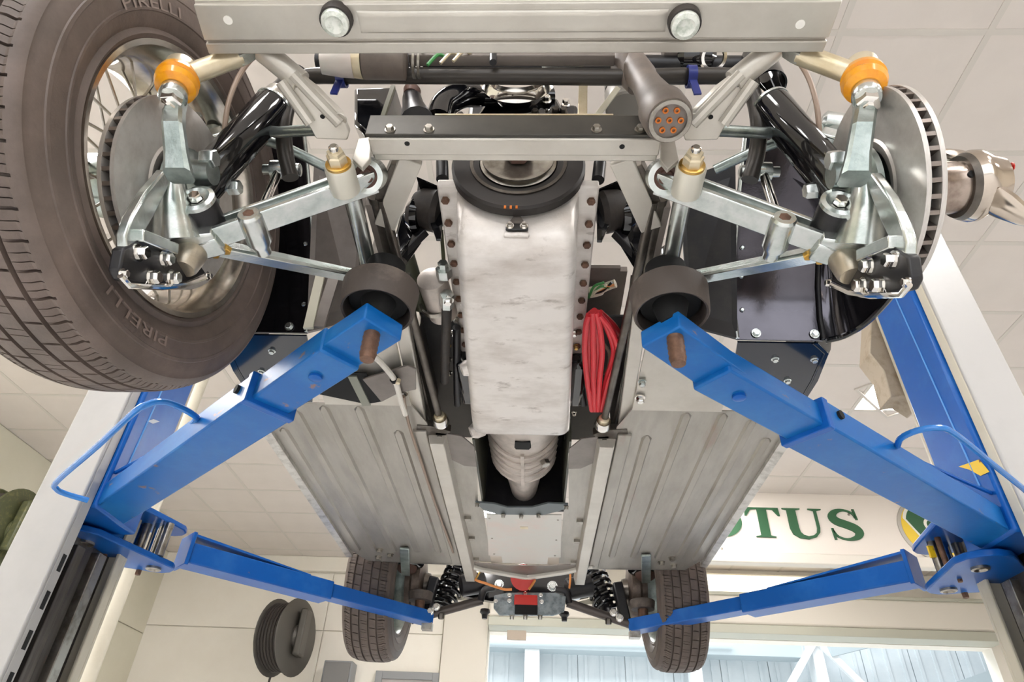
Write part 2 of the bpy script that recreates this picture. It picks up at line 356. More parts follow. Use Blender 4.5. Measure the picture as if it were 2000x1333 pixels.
glyph('letter_t', [(0.24, 0), (0.78, 0), (0.78, 0.03), (0.64, 0.06), (0.64, 0.95), (0.82, 0.93), (0.95, 0.72), (1.0, 0.72), (0.98, 1), (0.04, 1), (0.02, 0.72), (0.07, 0.72), (0.2, 0.93), (0.38, 0.95), (0.38, 0.06), (0.24, 0.03)], 2.005)
glyph('letter_u', [(0, 1), (0, 0.97), (0.12, 0.94), (0.12, 0.32), (0.18, 0.12), (0.34, 0.0), (0.58, -0.03), (0.8, 0.05), (0.92, 0.2), (0.95, 0.36), (0.95, 0.93), (1.09, 0.97), (1.09, 1), (0.72, 1), (0.72, 0.97), (0.87, 0.93), (0.87, 0.36), (0.83, 0.2), (0.72, 0.1), (0.58, 0.07), (0.46, 0.11), (0.39, 0.2), (0.37, 0.34), (0.37, 0.94), (0.5, 0.97), (0.5, 1)], 2.37)
sp = [(0.78, 0.72, 0.02), (0.72, 0.88, 0.03), (0.5, 0.98, 0.035), (0.26, 0.92, 0.08), (0.15, 0.76, 0.12), (0.24, 0.60, 0.13), (0.48, 0.49, 0.13), (0.70, 0.37, 0.13), (0.78, 0.22, 0.12), (0.68, 0.07, 0.08), (0.42, 0.0, 0.035), (0.18, 0.09, 0.03), (0.08, 0.30, 0.02)]
cv = curve([(p[0], p[1], p[2]) for p in sp], 4); rb = []
for k, p in enumerate(cv):
    a = cv[max(k - 1, 0)]; c = cv[min(k + 1, len(cv) - 1)]; d = V((c.x - a.x, c.y - a.y, 0)).normalized()
    rb.append((p.x, p.y, -d.y, d.x, max(p.z, 0.015)))
ribbon('letter_s', rb, 2.775)
glyph('letter_s_serif', [(0.74, 1.02), (0.80, 1.02), (0.84, 0.66), (0.78, 0.66)], 2.775)
glyph('letter_s_serif', [(0.04, 0.36), (0.10, 0.36), (0.13, -0.02), (0.07, -0.02)], 2.775)
bc = V((3.71, YS - 0.001, 3.07))
bd = obj('badge_rim', B().lathe([(0, 0.30), (0.012, 0.30), (0.016, 0.285)], bc, (0, -1, 0), 48), EMBS, sg)
obj('badge_disc', B().lathe([(0.0, 0.27), (0.020, 0.27)], bc, (0, -1, 0), 48), YELLOW, bd)
tri = []
for k in range(3):
    a0 = math.pi / 2 + k * 2 * math.pi / 3
    for d_ in (-0.45, -0.22, 0, 0.22, 0.45): tri.append((0.225 * math.cos(a0 + d_ * 0.55), 0.225 * math.sin(a0 + d_ * 0.55)))
tri = [(p[0], -p[1] + 0.02) for p in tri]
obj('badge_border', B().prism([bc + V((p[0] * 1.12, -0.021, p[1] * 1.12)) for p in tri], (0, -0.002, 0)), EMBW, bd)
obj('badge_field', B().prism([bc + V((p[0], -0.024, p[1])) for p in tri], (0, -0.002, 0)), GREEN, bd)
obj('badge_monogram', B().ring([(0, 0.07), (0.003, 0.07), (0.003, 0.045), (0, 0.045)], bc + V((0, -0.026, 0.03)), (0, -1, 0), 20), EMBW, bd)

t = thing('wall_light', 'long warm white fluorescent light on back wall below the sign board', 'light', (2.6, YB - 0.1, 3.05))
obj('housing', B().box((1.85, YB - 0.10, 3.05), (3.6, YB - 0.01, 3.32)), LINTEL, t, bevel=0.005)
obj('tube_cover', B().box((1.88, YB - 0.14, 3.08), (3.57, YB - 0.10, 3.29)), LAMPW, t, bevel=0.01)

# hose reels on the walls, a door and a box at the foot of the back wall
def reel(name, label, c, rad, wd, m, axis, hook):
    t = thing(name, label, 'hose reel', tuple(c)); a = V(axis)
    for k in (-0.5, 0.35): obj('flange', B().lathe([(0, 0.02), (0.004, rad * 0.6), (0.0, rad * 0.97), (0.012, rad), (0.02, rad * 0.97), (0.02, 0.02)], c + a * (k * wd), a, 36), m, t)
    for k in range(6): obj('hose_turn', B().tube([c + a * (wd * (-0.40 + 0.13 * k)) + (frame(a)[0] * math.cos(q * math.pi / 12) + frame(a)[1] * math.sin(q * math.pi / 12)) * rad * 0.84 for q in range(24)], wd * 0.07, 8, True), RUBBER, t)
    obj('hub', B().lathe([(-wd * 0.6, 0.02), (-wd * 0.58, rad * 0.3), (wd * 0.5, rad * 0.3), (wd * 0.62, rad * 0.2), (wd * 0.64, 0.0)], c, a, 24), m, t)
    obj('bracket', B().beam(c + V((0, 0, rad * 0.9)), c + V(hook), 0.05, 0.04), m, t)
    obj('side_cover', B().box(tuple(c + a * wd * 0.55 + V((-0.02, -0.1, -rad * 0.5))), tuple(c + a * wd * 0.55 + V((0.06, 0.1, rad * 0.7)))), m, t, bevel=0.02)
    obj('hose_tail', B().tube([c + V((0, 0, -rad)) + a * (-wd * 0.3), c + V((-0.03, 0, -rad - 0.5)) + a * (-wd * 0.3), c + V((-0.05, 0, -2.2)) + a * (-wd * 0.3)], 0.012), RUBBER, t)
reel('hose_reel', 'dark grey hose reel hanging by the back wall left of the rear wheels', at(560, 1245, y=7.7), 0.40, 0.30, REELG, (0.97, -0.24, 0), (0, 0.6, 0.40))
reel('hose_reel', 'olive hose reel on the left wall behind the left lift column', at(2, 1040, x=XL + 0.50), 0.34, 0.26, REELO, (1, 0, 0), (-0.42, 0, 0.30))
dr = struct(obj('door_1', B().box((-1.70, YB - 0.05, 0), (-1.12, YB - 0.02, 2.02)), mat('door_leaf', '#a9a3a0', 0, 0.5)))
b = B().box((-1.78, YB - 0.07, 0), (-1.70, YB - 0.02, 2.10)); b.box((-1.12, YB - 0.07, 0), (-1.04, YB - 0.02, 2.10)); b.box((-1.70, YB - 0.07, 2.02), (-1.12, YB - 0.02, 2.10))
obj('door_frame', b, DOORG, dr, bevel=0.004)
t = thing('wall_cabinet', 'grey metal cabinet on back wall under the left rear tyre', 'cabinet', (-2.1, YB - 0.2, 1.2))
obj('body', B().box((-2.35, YB - 0.24, 1.2), (-2.02, YB - 0.02, 2.16)), DOORG, t, bevel=0.01)
obj('door', B().box((-2.33, YB - 0.255, 1.22), (-2.04, YB - 0.24, 2.14)), mat('cabinet_dark', '#6c6a68', 0.1, 0.4), t, bevel=0.004)
t = thing('pipe_column', 'beige round pipe standing behind the left lift column', 'pipe', (-2.06, 3.4, 0))
obj('pipe', B().tube([(-2.10, 3.4, 0.0), (-2.10, 3.4, ZC)], 0.055, 20), POSTB, t)
obj('foot_flange', B().lathe([(0, 0.1), (0.015, 0.1), (0.03, 0.06)], (-2.10, 3.4, 0), (0, 0, 1), 20), POSTB, t)

# ================================================================== the two-post lift
def lift(s, label):
    # s = -1 left, +1 right; xi inner face, xo outer face of the column
    xi, xo = (-1.083, -1.204) if s < 0 else (1.193, 1.323)
    xw = xo + s * 0.02
    root = thing('lift_column', label, 'vehicle lift', (xo, 1.63, 0))
    ZT = 2.75
    def bx(x0, x1, y0, y1, z0, z1): return ((min(x0, x1), y0, z0), (max(x0, x1), y1, z1))
    obj('base_plate', B().box(*bx(xi - s * 0.1, xo + s * 0.12, 1.35, 1.95, 0, 0.02)), WHITEP, root, bevel=0.003)
    pf = obj('front_flange', B().box(*bx(xi, xo, 1.50, 1.512, 0.02, ZT)), WHITEP, root, bevel=0.004)
    obj('flange_lip', B().box(*bx(xi, xi + s * 0.008, 1.512, 1.545, 0.02, ZT)), POSTB if s > 0 else WHITEP, pf, bevel=0.002)
    for k in range(8 if s < 0 else 0): obj('latch_slot', B().box(*bx(xi - s * 0.0005, xi + s * 0.003, 1.524, 1.538, 0.55 + k * 0.085, 0.59 + k * 0.085)), DARKHOLE, pf)
    obj('web', B().box(*bx(xo - s * 0.012, xo, 1.512, 1.86, 0.02, ZT)), RAILM, root)
    for k, (x_, y_, m_) in enumerate(((0.6, 1.56, RAILM), (0.45, 1.62, RAILM), (0.25, 1.68, STEEL))):
        xx = xi + (xo - xi) * x_; obj('guide_rail', B().box(*bx(xx - 0.012, xx + 0.012, y_, y_ + 0.035, 0.02, 1.24)), m_, root, bevel=0.002)
    obj('rear_flange', B().box(*bx(xi + s * 0.06, xo, 1.86, 1.872, 0.02, ZT)), POSTB, root, bevel=0.003)
    obj('rear_lip', B().box(*bx(xi + s * 0.06, xi + s * 0.07, 1.828, 1.86, 0.02, ZT)), POSTB, root, bevel=0.003)
    if s > 0:
        obj('cable_cover', B().prism([at(u, v, y=1.88) for u, v in ((1702, 606), (1748, 600), (1812, 780), (1796, 792), (1764, 772), (1740, 776), (1726, 725), (1698, 690))], (0, 0.09, 0)), mat('tan_cover', '#b9ab97', 0.1, 0.5, '#a08d74', 14, 0.5, 0.7), root, bevel=0.004)
    # sliding carriage
    cx0, cx1 = xi - s * 0.012, xo - s * 0.03
    ca = obj('carriage', B().box(*bx(cx0, cx1, 1.548, 1.752, 1.312, 2.35)), BLUED, root, bevel=0.008)
    obj('weld_seam', B().tube([(cx0, 1.60, 1.45), (cx0, 1.63, 2.30)], 0.003, 6), mat('blue_weld', '#5a93d0', 0.1, 0.3), ca)
    if s > 0:
        obj('warning_sticker', B().prism([at(u, v, x=cx0 - 0.002) for u, v in ((1872, 912), (1912, 898), (1932, 922), (1915, 930), (1893, 918))], (0.001, 0, 0)), YEL, ca)
    else:
        obj('paint_chip', B().prism([at(u, v, x=cx0 + 0.002) for u, v in ((288, 823), (300, 819), (312, 824), (299, 828))], (-0.001, 0, 0)), mat('bare_chip', '#b9c3cc', 0.1, 0.5), ca)
    fp = V((s * 1.19, 1.735, 0)); rp = V((-1.10, 1.945, 0)) if s < 0 else V((1.205, 1.925, 0))
    bk = V((xo - s * 0.0, 1.90, 0))
    def plate(z0, z1):
        c = [fp, rp, V((xo, 1.86, 0))]; out = []
        for i, (p, r) in enumerate(((fp + V((0, -0.02, 0)), 0.075), (rp, 0.055), (V((xo + s * 0.02, 1.87, 0)), 0.06))):
            for k in range(12): out.append(p + V((math.cos(k * math.pi / 6) * r, math.sin(k * math.pi / 6) * r, 0)))
        # convex hull in plan
        pts = sorted(out, key=lambda p: (p.x, p.y)); lo = []; up = []
        cr = lambda o, a, b: (a.x - o.x) * (b.y - o.y) - (a.y - o.y) * (b.x - o.x)
        for p in pts:
            while len(lo) > 1 and cr(lo[-2], lo[-1], p) <= 0: lo.pop()
            lo.append(p)
        for p in reversed(pts):
            while len(up) > 1 and cr(up[-2], up[-1], p) <= 0: up.pop()
            up.append(p)
        return B().prism([V((p.x, p.y, z0)) for p in lo[:-1] + up[:-1]], (0, 0, z1 - z0))
    pl = obj('pivot_plate', plate(1.285, 1.303), BLUED, root, bevel=0.003)
    obj('pivot_plate', plate(1.40, 1.416), BLUED, root, bevel=0.003)
    obj('pivot_web', B().box(*bx(xo - s * 0.05, xo - s * 0.03, 1.752, 1.90, 1.30, 1.40)), BLUED, root, bevel=0.003)
    for p in (fp, rp, V((xo + s * 0.02, 1.87, 0))):
        obj('pivot_pin_end', B().lathe([(0, 0.022), (0.006, 0.022), (0.008, 0.016), (0.002, 0.013), (0.002, 0.0)], (p.x, p.y, 1.285), (0, 0, -1), 20), STEEL, pl)
    obj('grease_nipple', B().hexa(V((fp.x, fp.y + 0.10, 1.285)), (0, 0, -1), 0.007, 0.008), RUST, pl)
    obj('grease_nipple', B().hexa(rp + V((s * 0.06, 0.03, 1.285)), (0, 0, -1), 0.009, 0.014), RUST, pl)
    # lock gear and pins between the plates
    for d_, r_, m_ in ((V((0.0, 0.0, 0)), 0.016, CHROME), (V((-s * 0.035, -0.01, 0)), 0.012, STEEL), (V((s * 0.04, 0.0, 0)), 0.014, STEEL)):
        obj('lock_pin', B().tube([rp + d_ + V((0, -0.045, 1.303)), rp + d_ + V((0, -0.045, 1.40))], r_, 16), m_, root)
    obj('lock_gear', B().tube([V((rp.x + s * 0.04, rp.y - 0.01, 1.306)), V((rp.x + s * 0.04, rp.y - 0.01, 1.32))], 0.04, 18), DKSTEEL, root)
    if s > 0: obj('yellow_mark', B().box(*bx(rp.x - 0.055, rp.x - 0.02, rp.y - 0.066, rp.y - 0.058, 1.352, 1.385)), YEL, root)
    obj('pivot_shaft', B().tube([V((fp.x - s * 0.02, fp.y + 0.1, 1.303)), V((fp.x - s * 0.02, fp.y + 0.1, 1.40))], 0.008, 12), RUST, root)
    # front swing arm
    if s > 0: p0, p1, pm = V((0.2, 0.835, 0)), V((1.27, 1.70, 0)), 0.375
    else: p0, p1, pm = V((-0.165, 0.78, 0)), V((-1.22, 1.755, 0)), 0.375
    d = (p1 - p0).normalized(); nrm = V((-d.y, d.x, 0)); Lx = (p1 - p0).length
    joint = V((0.562, 1.107, 0)) if s > 0 else V((-0.474, 1.058, 0))
    tj = (joint - p0).dot(d); z_ = lambda p, z: V((p.x, p.y, z))
    arm = obj('front_swing_arm', B().beam(z_(p0 + d * tj, 1.35), z_(p1 - d * 0.02, 1.35), 0.10, 0.062), BLUE, root, bevel=0.004)
    obj('arm_collar', B().beam(z_(p0 + d * (tj - 0.004), 1.35), z_(p0 + d * (tj + 0.014), 1.35), 0.104, 0.066), BLUED, arm, bevel=0.002)
    tip = V((0.345, 0.935, 0)) if s > 0 else V((-0.30, 0.90, 0))
    tt = (tip - p0).dot(d)
    ex = obj('arm_extension', B().beam(z_(p0 + d * tt, 1.352), z_(p0 + d * (tj + 0.1), 1.352), 0.08, 0.05), BLUE, root, bevel=0.004)
    obj('stop_bolt', B().lathe([(0, 0.012), (0.005, 0.012), (0.007, 0.008)], z_(p0 + d * (tt + 0.075), 1.327), (0, 0, -1), 16), BLUED, ex)
    obj('stop_bolt', B().lathe([(0, 0.009), (0.006, 0.009)], z_(p0 + d * (tj + 0.05), 1.362) + nrm * (-0.05 * (1 if s > 0 else -1)), nrm * (-1 if s > 0 else 1), 12), DARKHOLE, arm)
    # slim tip bar, screw and rubber pad
    endp, hd = (V((0.236, 0.846, 0)), V((0.259, 0.846, 0))) if s > 0 else (V((-0.214, 0.836, 0)), V((-0.234, 0.848, 0)))
    tipc = p0 + d * tt
    obj('tip_bar', B().beam(z_(endp, 1.360), z_(tipc + d * 0.06, 1.354), 0.078, 0.034), BLUE, root, bevel=0.003)
    obj('pad_screw', B().lathe([(-0.04, 0.0135), (0.005, 0.0135)] + [(0.007 + k * 0.005, 0.0142 if k % 2 else 0.0128) for k in range(9)] + [(0.054, 0.0115)], z_(hd, 1.345), (0, 0, -1), 20), RUST, root)
    obj('pad_seat', B().lathe([(-0.01, 0.02), (0.03, 0.03), (0.03, 0.05), (0.05, 0.05), (0.05, 0.035), (0.115, 0.035)], z_(hd, 1.38), (0, 0, 1), 28), DARKHOLE, root)
    obj('rubber_pad', B().ring([(0, 0.0600), (0.004, 0.0625), (0.052, 0.066), (0.056, 0.062), (0.056, 0.036), (0.044, 0.036), (0.040, 0.055), (0.002, 0.0565)], z_(hd, 1.388), (0, 0, 1), 40), PADR, root)
    # bent handle rod
    if s > 0: hp = [(1752, 872), (1760, 856), (1790, 842), (1830, 836), (1862, 846), (1930, 900), (2010, 965), (2030, 990), (2018, 1010)]
    else: hp = [(376, 828), (384, 816), (352, 796), (318, 785), (290, 790), (262, 806), (190, 872), (112, 940), (110, 955), (128, 965), (172, 978)]
    pts = [at(u, v, z=1.372 - (0.075 * min(k, 6) / 6 if s < 0 else 0)) for k, (u, v) in enumerate(hp)]
    obj('handle', B().tube(curve(pts, 4), 0.0065, 10), mat('handle_blue', '#2478c8', 0.0, 0.25, coat=0.3), arm)
    ru = obj('lock_rod', B().tube([z_(p0 + d * (Lx - 0.55), 1.40) - nrm * s * 0.02, z_(p1 - d * 0.12, 1.42) - nrm * s * 0.045], 0.005, 8), BLUED, arm)
    # rear swing arm
    q0 = V((rp.x, rp.y, 0)); q1 = V((-0.375, 2.69, 0)) if s < 0 else V((0.425, 2.71, 0))
    d2 = (q1 - q0).normalized(); L2 = (q1 - q0).length
    ra = obj('rear_swing_arm', B().beam(z_(q0 + d2 * 0.07, 1.342), z_(q0 + d2 * (L2 * 0.56), 1.342), 0.085, 0.062), BLUED, root, bevel=0.004)
    ee = obj('rear_arm_extension', B().beam(z_(q0 + d2 * (L2 * 0.5), 1.345), z_(q1, 1.345), 0.066, 0.046), BLUED, root, bevel=0.003)
    n2 = V((-d2.y, d2.x, 0)) * (1 if s < 0 else -1)
    fr_ = -n2
    a0 = q0 + d2 * 0.05
    obj('arm_end_plate', B().beam(z_(a0 + d2 * 0.015, 1.353), z_(a0 + d2 * 0.027, 1.353), 0.10, 0.10), BLUED, ra, bevel=0.002)
    g = [z_(a0 + d2 * 0.02, 1.40), z_(a0 + d2 * (L2 * 0.42), 1.374), z_(a0 + d2 * (L2 * 0.42), 1.370), z_(a0 + d2 * 0.02, 1.392)]
    obj('arm_gusset', B().prism([p + n2 * -0.042 for p in g], n2 * 0.084), BLUED, ra)
    obj('tip_bracket', B().box(*bx(q1.x - 0.02, q1.x + 0.02, q1.y - 0.03, q1.y + 0.01, 1.30, 1.325)), STEEL, ee)
    obj('pad_screw', B().lathe([(0, 0.02), (0.03, 0.02)], z_(q1 - d2 * 0.05, 1.37), (0, 0, 1), 16), RUST, ee)
    obj('rubber_pad', B().lathe([(0, 0.045), (0.03, 0.05), (0.034, 0.045)], z_(q1 - d2 * 0.05, 1.40), (0, 0, 1), 24), PADR, ee)
    return root
lift(-1, 'white lift column with blue swing arms left of the car, beneath the mounted wheel')
lift(1, 'white lift column with blue swing arms right of the car, carrying a yellow sticker')

# ================================================================== the car (front towards the camera, underside z about 1.5)
car = thing('sports_car', 'silver and black sports car raised on blue lift arms, right front wheel removed', 'car', (0, 1.6, 1.5))
def P(name, b, m, parent=None, **k): return obj(name, b, m, parent if parent is not None else car, **k)
def bolt(parent, p, axis, r=0.009, h=0.008, m=None, name='bolt'):
    b = B().lathe([(0, r * 1.35), (h * 0.25, r * 1.35)], p, axis, 14); b.hexa(V(p) + V(axis).normalized() * h * 0.25, axis, r, h); return P(name, b, m or ZINC, parent)

# ---- front crossmember with its long pressed recess
zb = 1.55
def bm_pts(x, y, z): return V((x, y, z))
yA, yB_ = 0.405, 0.481
b = B()
sec = [(yA - 0.03, zb + 0.03), (yA + 0.004, zb + 0.03), (yA + 0.004, zb + 0.006), (0.4125, zb + 0.006), (0.4125, zb), (0.4605, zb), (0.4605, zb + 0.006), (0.465, zb + 0.006), (0.465, zb + 0.0), (yB_, zb + 0.001), (yB_, zb + 0.05), (yA - 0.03, zb + 0.05)]
b.loft([[V((-0.419 + (p[0] - yA) * -0.1, p[0], p[1])) for p in sec], [V((0.416, p[0], p[1])) for p in sec]])
xm0 = P('front_crossmember', b, SILVER, bevel=0.0015)
rows = []
for y_, dz in ((0.421, 0), (0.4235, 0.0040), (0.428, 0.0046), (0.443, 0.0016), (0.4475, 0.0030), (0.451, 0)):
    row = []
    for k in range(33):
        x = -0.205 + 0.405 * k / 32; e = min(1, (0.2025 - abs(x + 0.0025)) / 0.016); e = max(0, e)
        row.append(V((x, y_, zb - 0.0005 - dz * 0.9 * math.sin(e * math.pi / 2))))
    rows.append(row)
P('pressed_swage', B().sheet(rows, 0.0004), SILVER, xm0, ang=60)
for u, v in ((655, 43), (1338, 48)):
    p = at(u, v, z=zb - 0.012)
    P('rubber_washer', B().lathe([(0, 0.021), (0.012, 0.0215), (0.018, 0.020)], V((p.x, p.y, zb)) + V((0, 0, -0.012)), (0, 0, 1), 28), RUBBER, xm0)
    P('round_cap', B().lathe([(0, 0.0), (0.0, 0.008), (-0.002, 0.012), (0.0, 0.0175), (0.004, 0.0185), (0.01, 0.0185)], V((p.x, p.y, zb - 0.018)), (0, 0, 1), 28), mat('pale_cap', '#e4e6de', 0.3, 0.35, '#b9c2b4', 90, 0.45, 0.65), xm0)
for u, v in ((445, 40), (1563, 48)):
    p = at(u, v, z=zb - 0.001); P('lit_hole_disc', B().lathe([(0, 0.006), (0.001, 0.006)], p, (0, 0, 1), 16), mat('hole_light', '#f2efe8', 0, 0.6), xm0)  # pale disc painted in for light showing through the hole

# ---- legs from the front crossmember to the suspension crossmember
for s in (-1, 1):
    a, c = R(s, 1512, 96, z=1.575), R(s, 1432, 160, z=1.545)
    P('support_tube', B().tube([a, c], 0.0165, 20), SILVER)
    tl = [(1452, 136), (1476, 150), (1420, 215), (1418, 245), (1402, 274), (1338, 276), (1334, 262), (1350, 225), (1400, 175)]
    def gp(q): return R(s, q[0], q[1], z=1.545 - 0.04 * (q[1] - 136) / 140)
    g = P('gusset_bracket', B().prism([gp(q) for q in tl], (0, 0, 0.012)), SILVER, bevel=0.002)
    for q0, q1, rr in (((1447, 142), (1352, 240), 0.009), ((1472, 156), (1412, 240), 0.009)):
        a, c = gp(q0), gp(q1); P('folded_edge', B().tube([a + V((0, 0, -0.003)), c + V((0, 0, -0.003))], [0.0085, 0.0085], 10), SILVER, g)
    for q in ((1388, 228), (1440, 165)): P('drain_hole', B().lathe([(0, 0.0035), (0.001, 0.0035)], gp(q) + V((0, 0, -0.0015)), (0, 0, 1), 10), DARKHOLE, g)
    P('spot_weld', B().lathe([(0, 0.01), (0.001, 0.009)], gp((1352, 232)) + V((0, 0, -0.001)), (0, 0, -1), 18), SILVER, g)

# ---- suspension crossmember: silver, the shade on its front face put into a darker colour
b = B(); sec = [(0.583, 1.500), (0.612, 1.500), (0.612, 1.512), (0.628, 1.508), (0.628, 1.515), (0.618, 1.545), (0.583, 1.548)]
b.loft([[V((x, p[0], p[1])) for p in sec] for x in (-0.214, 0.212)])
xm = P('suspension_crossmember', b, SILVER, bevel=0.002)
fp_ = P('front_plate', B().box((-0.218, 0.577, 1.503), (0.205, 0.5825, 1.550)), mat('shaded_front_face', '#45423c', 0.35, 0.3, '#34312d', 8, 0.4, 0.7), xm, bevel=0.001)
P('top_strip', B().box((-0.12, 0.576, 1.5495), (0.145, 0.584, 1.552)), CREAM, xm)
for u in (762, 838, 1165, 1250): bolt(fp_, at(u, 254, y=0.577), (0, -1, 0), 0.006, 0.006, STEEL)
for u, v in ((795, 281), (1215, 287)): P('drain_hole', B().lathe([(0, 0.004), (0.001, 0.004)], at(u, v, z=1.4995), (0, 0, 1), 12), DARKHOLE, xm)
for s in (-1, 1):
    P('end_bracket', B().prism([R(s, u, v, y=0.60) for u, v in ((1292, 268), (1318, 272), (1326, 312), (1304, 330), (1290, 312))], (0, 0.008, 0)), SILVER, xm, bevel=0.001)
    a, c = R(s, 1213, 312, z=1.52), R(s, 1272, 445, z=1.52)
    P('diagonal_brace', B().beam(a, c, 0.036, 0.012), SILVER, bevel=0.002)
    a, c = R(s, 1245, 312, z=1.535), R(s, 1290, 400, z=1.535)
    P('brace_flange', B().beam(a, c, 0.012, 0.03), DKSTEEL, bevel=0.001)

# ---- one front corner: wishbones, damper, upright, brake
def corner(s):
    yA_ = 0.652
    A_, Q_ = R(s, 1300, 354, y=yA_), R(s, 1612, 468, y=yA_)
    side = 'right' if s > 0 else 'left'
    # lower wishbone: front arm is a channel open to the front
    d = (Q_ - A_).normalized(); up = V((0, 1, 0)).cross(d) * (1 if d.x > 0 else -1); up.normalize()
    if up.z < 0: up = -up
    prof = [(-0.022, -0.018), (0.016, -0.020), (0.016, 0.020), (-0.016, 0.018), (-0.016, 0.011), (0.004, 0.010), (0.004, -0.008), (-0.022, -0.009)]
    b = B().loft([[p + V((0, y, 0)) * k + up * (z * k) for y, z in prof] for p, k in ((A_ - d * 0.01, 1.0), (A_ + (Q_ - A_) * 0.5, 0.95), (Q_ + d * 0.01, 0.9))])
    wb_ = P('lower_wishbone', b, ZINC, bevel=0.0015)
    lug = R(s, 1297, 345, y=0.645)
    P('pivot_lug', B().ring([(-0.018, 0.0265), (0.014, 0.0265), (0.014, 0.018), (-0.018, 0.018)], lug, (0, 0.55, 0.83), 32), ZINC, wb_)
    P('rubber_bush', B().lathe([(-0.017, 0.0), (-0.018, 0.010), (-0.014, 0.012), (-0.016, 0.0185), (0.012, 0.0185)], lug, (0, 0.55, 0.83), 28), BROWN, wb_)
    pa, pb = R(s, 1335, 380, y=0.69), R(s, 1302, 548, y=0.885)
    P('pivot_tube', B().tube([pa, pb], 0.0145, 20), ZINC, wb_)
    P('pivot_tube_end', B().lathe([(-0.016, 0.016), (0.006, 0.017), (0.014, 0.012), (0.016, 0.0)], pb, (0, 1, -0.05), 20), ZINC, wb_)
    rb_ = R(s, 1585, 492, y=0.675)
    b = B(); n = 2; dd = (rb_ - pb).normalized(); xx = dd.cross(V((0, 0, 1))).normalized(); yy = xx.cross(dd)
    pr_ = [(-0.012, -0.013), (0.012, -0.013), (0.012, -0.006), (-0.004, -0.005), (-0.004, 0.013), (-0.012, 0.013)]
    if (xx.y > 0): pr_ = [(-a, c) for a, c in pr_]
    b.loft([[p + xx * a + yy * c for a, c in pr_] for p in (pb - dd * 0.004, rb_ + dd * 0.02)])
    P('rear_arm', b, ZINC, wb_, bevel=0.0012)
    bz = R(s, 1351, 326, y=0.595)
    bs = P('bush_sleeve', B().lathe([(0, 0.0195), (0.003, 0.0215), (0.046, 0.0215), (0.049, 0.0185)], bz, (0, 1, 0), 32), mat('bush_grey', '#c9c5b8', 0.4, 0.35), wb_)
    P('yellow_washer', B().lathe([(0, 0.0185), (-0.004, 0.0185), (-0.005, 0.016)], bz, (0, 1, 0), 28), BRASS, wb_)
    P('castle_nut', B().lathe([(-0.005, 0.0145), (-0.017, 0.0145), (-0.019, 0.012), (-0.024, 0.012), (-0.024, 0.006)], bz, (0, 1, 0), 6), CREAM, wb_)
    P('pivot_stud', B().lathe([(-0.02, 0.007), (-0.032, 0.007), (-0.034, 0.005)], bz, (0, 1, 0), 16), CHROME, wb_)
    c0, c1 = R(s, 1527, 440, y=0.645), R(s, 1508, 492, y=0.70)
    P('link_boss', B().lathe([(-0.002, 0.008), (-0.002, 0.015), (0.002, 0.018), (0.05, 0.018), (0.06, 0.012), (0.072, 0.0115)], V((c0.x, 0.632, c0.z)), (0, 1, -0.08), 24), ZINC, wb_)
    P('socket_recess', B().lathe([(0, 0.0085), (0.001, 0.0085)], V((c0.x, 0.6295, c0.z)), (0, 1, 0), 6), RUST, wb_)
    # outer fork and trunnion
    e0, e1 = R(s, 1585, 462, y=0.645), R(s, 1700, 492, y=0.645)
    P('outer_fork', B().beam(R(s, 1598, 474, y=0.648), R(s, 1702, 496, y=0.648), 0.034, 0.024, (0, 0, 1), 0.05, 0.02), ZINC, wb_, bevel=0.003)
    P('fork_clamp', B().beam(R(s, 1588, 478, y=0.655), R(s, 1628, 490, y=0.66), 0.03, 0.034), ZINC, wb_, bevel=0.003)
    tr = R(s, 1646, 488, y=0.66)
    P('trunnion', B().lathe([(0.01, 0.024), (-0.02, 0.0235), (-0.045, 0.019), (-0.05, 0.016), (-0.05, 0)], tr, (0, 0, 1), 28), mat('trunnion_tan', '#b5aa98', 0.75, 0.35, '#8d8a80', 30, 0.4, 0.7), wb_)
    for u, v in ((1577, 496), (1600, 504)): P('brass_nut', B().hexa(R(s, u, v, y=0.672), (0, 0, -1), 0.007, 0.008), BRASS, wb_)
    # damper
    lo, hi, top = R(s, 1650, 382, y=0.645), R(s, 1506, 205, y=0.635), R(s, 1482, 118, y=0.632)
    ax_ = (hi - lo); Ld = ax_.length
    sh = P('shock_absorber', B().lathe([(-0.004, 0.018), (0, 0.029), (Ld * 0.02, 0.0305), (Ld * 0.97, 0.0305), (Ld, 0.0295), (Ld, 0.012)], lo, ax_, 40), BLACK)
    P('damper_rod', B().tube([hi - ax_ * 0.02, hi + ax_.normalized() * 0.05], 0.009, 16), CHROME, sh)
    P('white_rim', B().ring([(0, 0.031), (0.004, 0.031), (0.004, 0.027), (0, 0.027)], hi, ax_, 36), ZINC, sh)
    if s > 0:
        h0 = R(s, 1502, 168, y=0.628)
        P('dust_cover', B().ring([(0, 0.029), (0.10, 0.027), (0.10, 0.02), (0, 0.026)], h0, top - h0, 32), BLACK, sh)
    else:
        P('silver_collar', B().lathe([(0.004, 0.024), (0.006, 0.027), (0.026, 0.025), (0.028, 0.02)], hi, ax_, 28), STEEL, sh)
        P('dust_cover', B().lathe([(0.028, 0.023), (0.055, 0.022), (0.09, 0.02)], hi, ax_, 28), BLACK, sh)
    ey = R(s, 1640, 398, y=0.60)
    P('lower_eye', B().lathe([(0.0, 0.0225), (0.004, 0.0245), (0.055, 0.0235), (0.062, 0.018)], ey, (0, 1, 0), 28), SATIN, sh)
    P('eye_cap', B().lathe([(0.0, 0.009), (-0.002, 0.016), (-0.005, 0.0195), (-0.003, 0.0255), (0.003, 0.0255)], ey, (0, 1, 0), 28), ZINC, sh)
    P('eye_nut', B().hexa(ey + V((0, -0.001, 0)), (0, -1, 0), 0.009, 0.009), CHROME, sh)
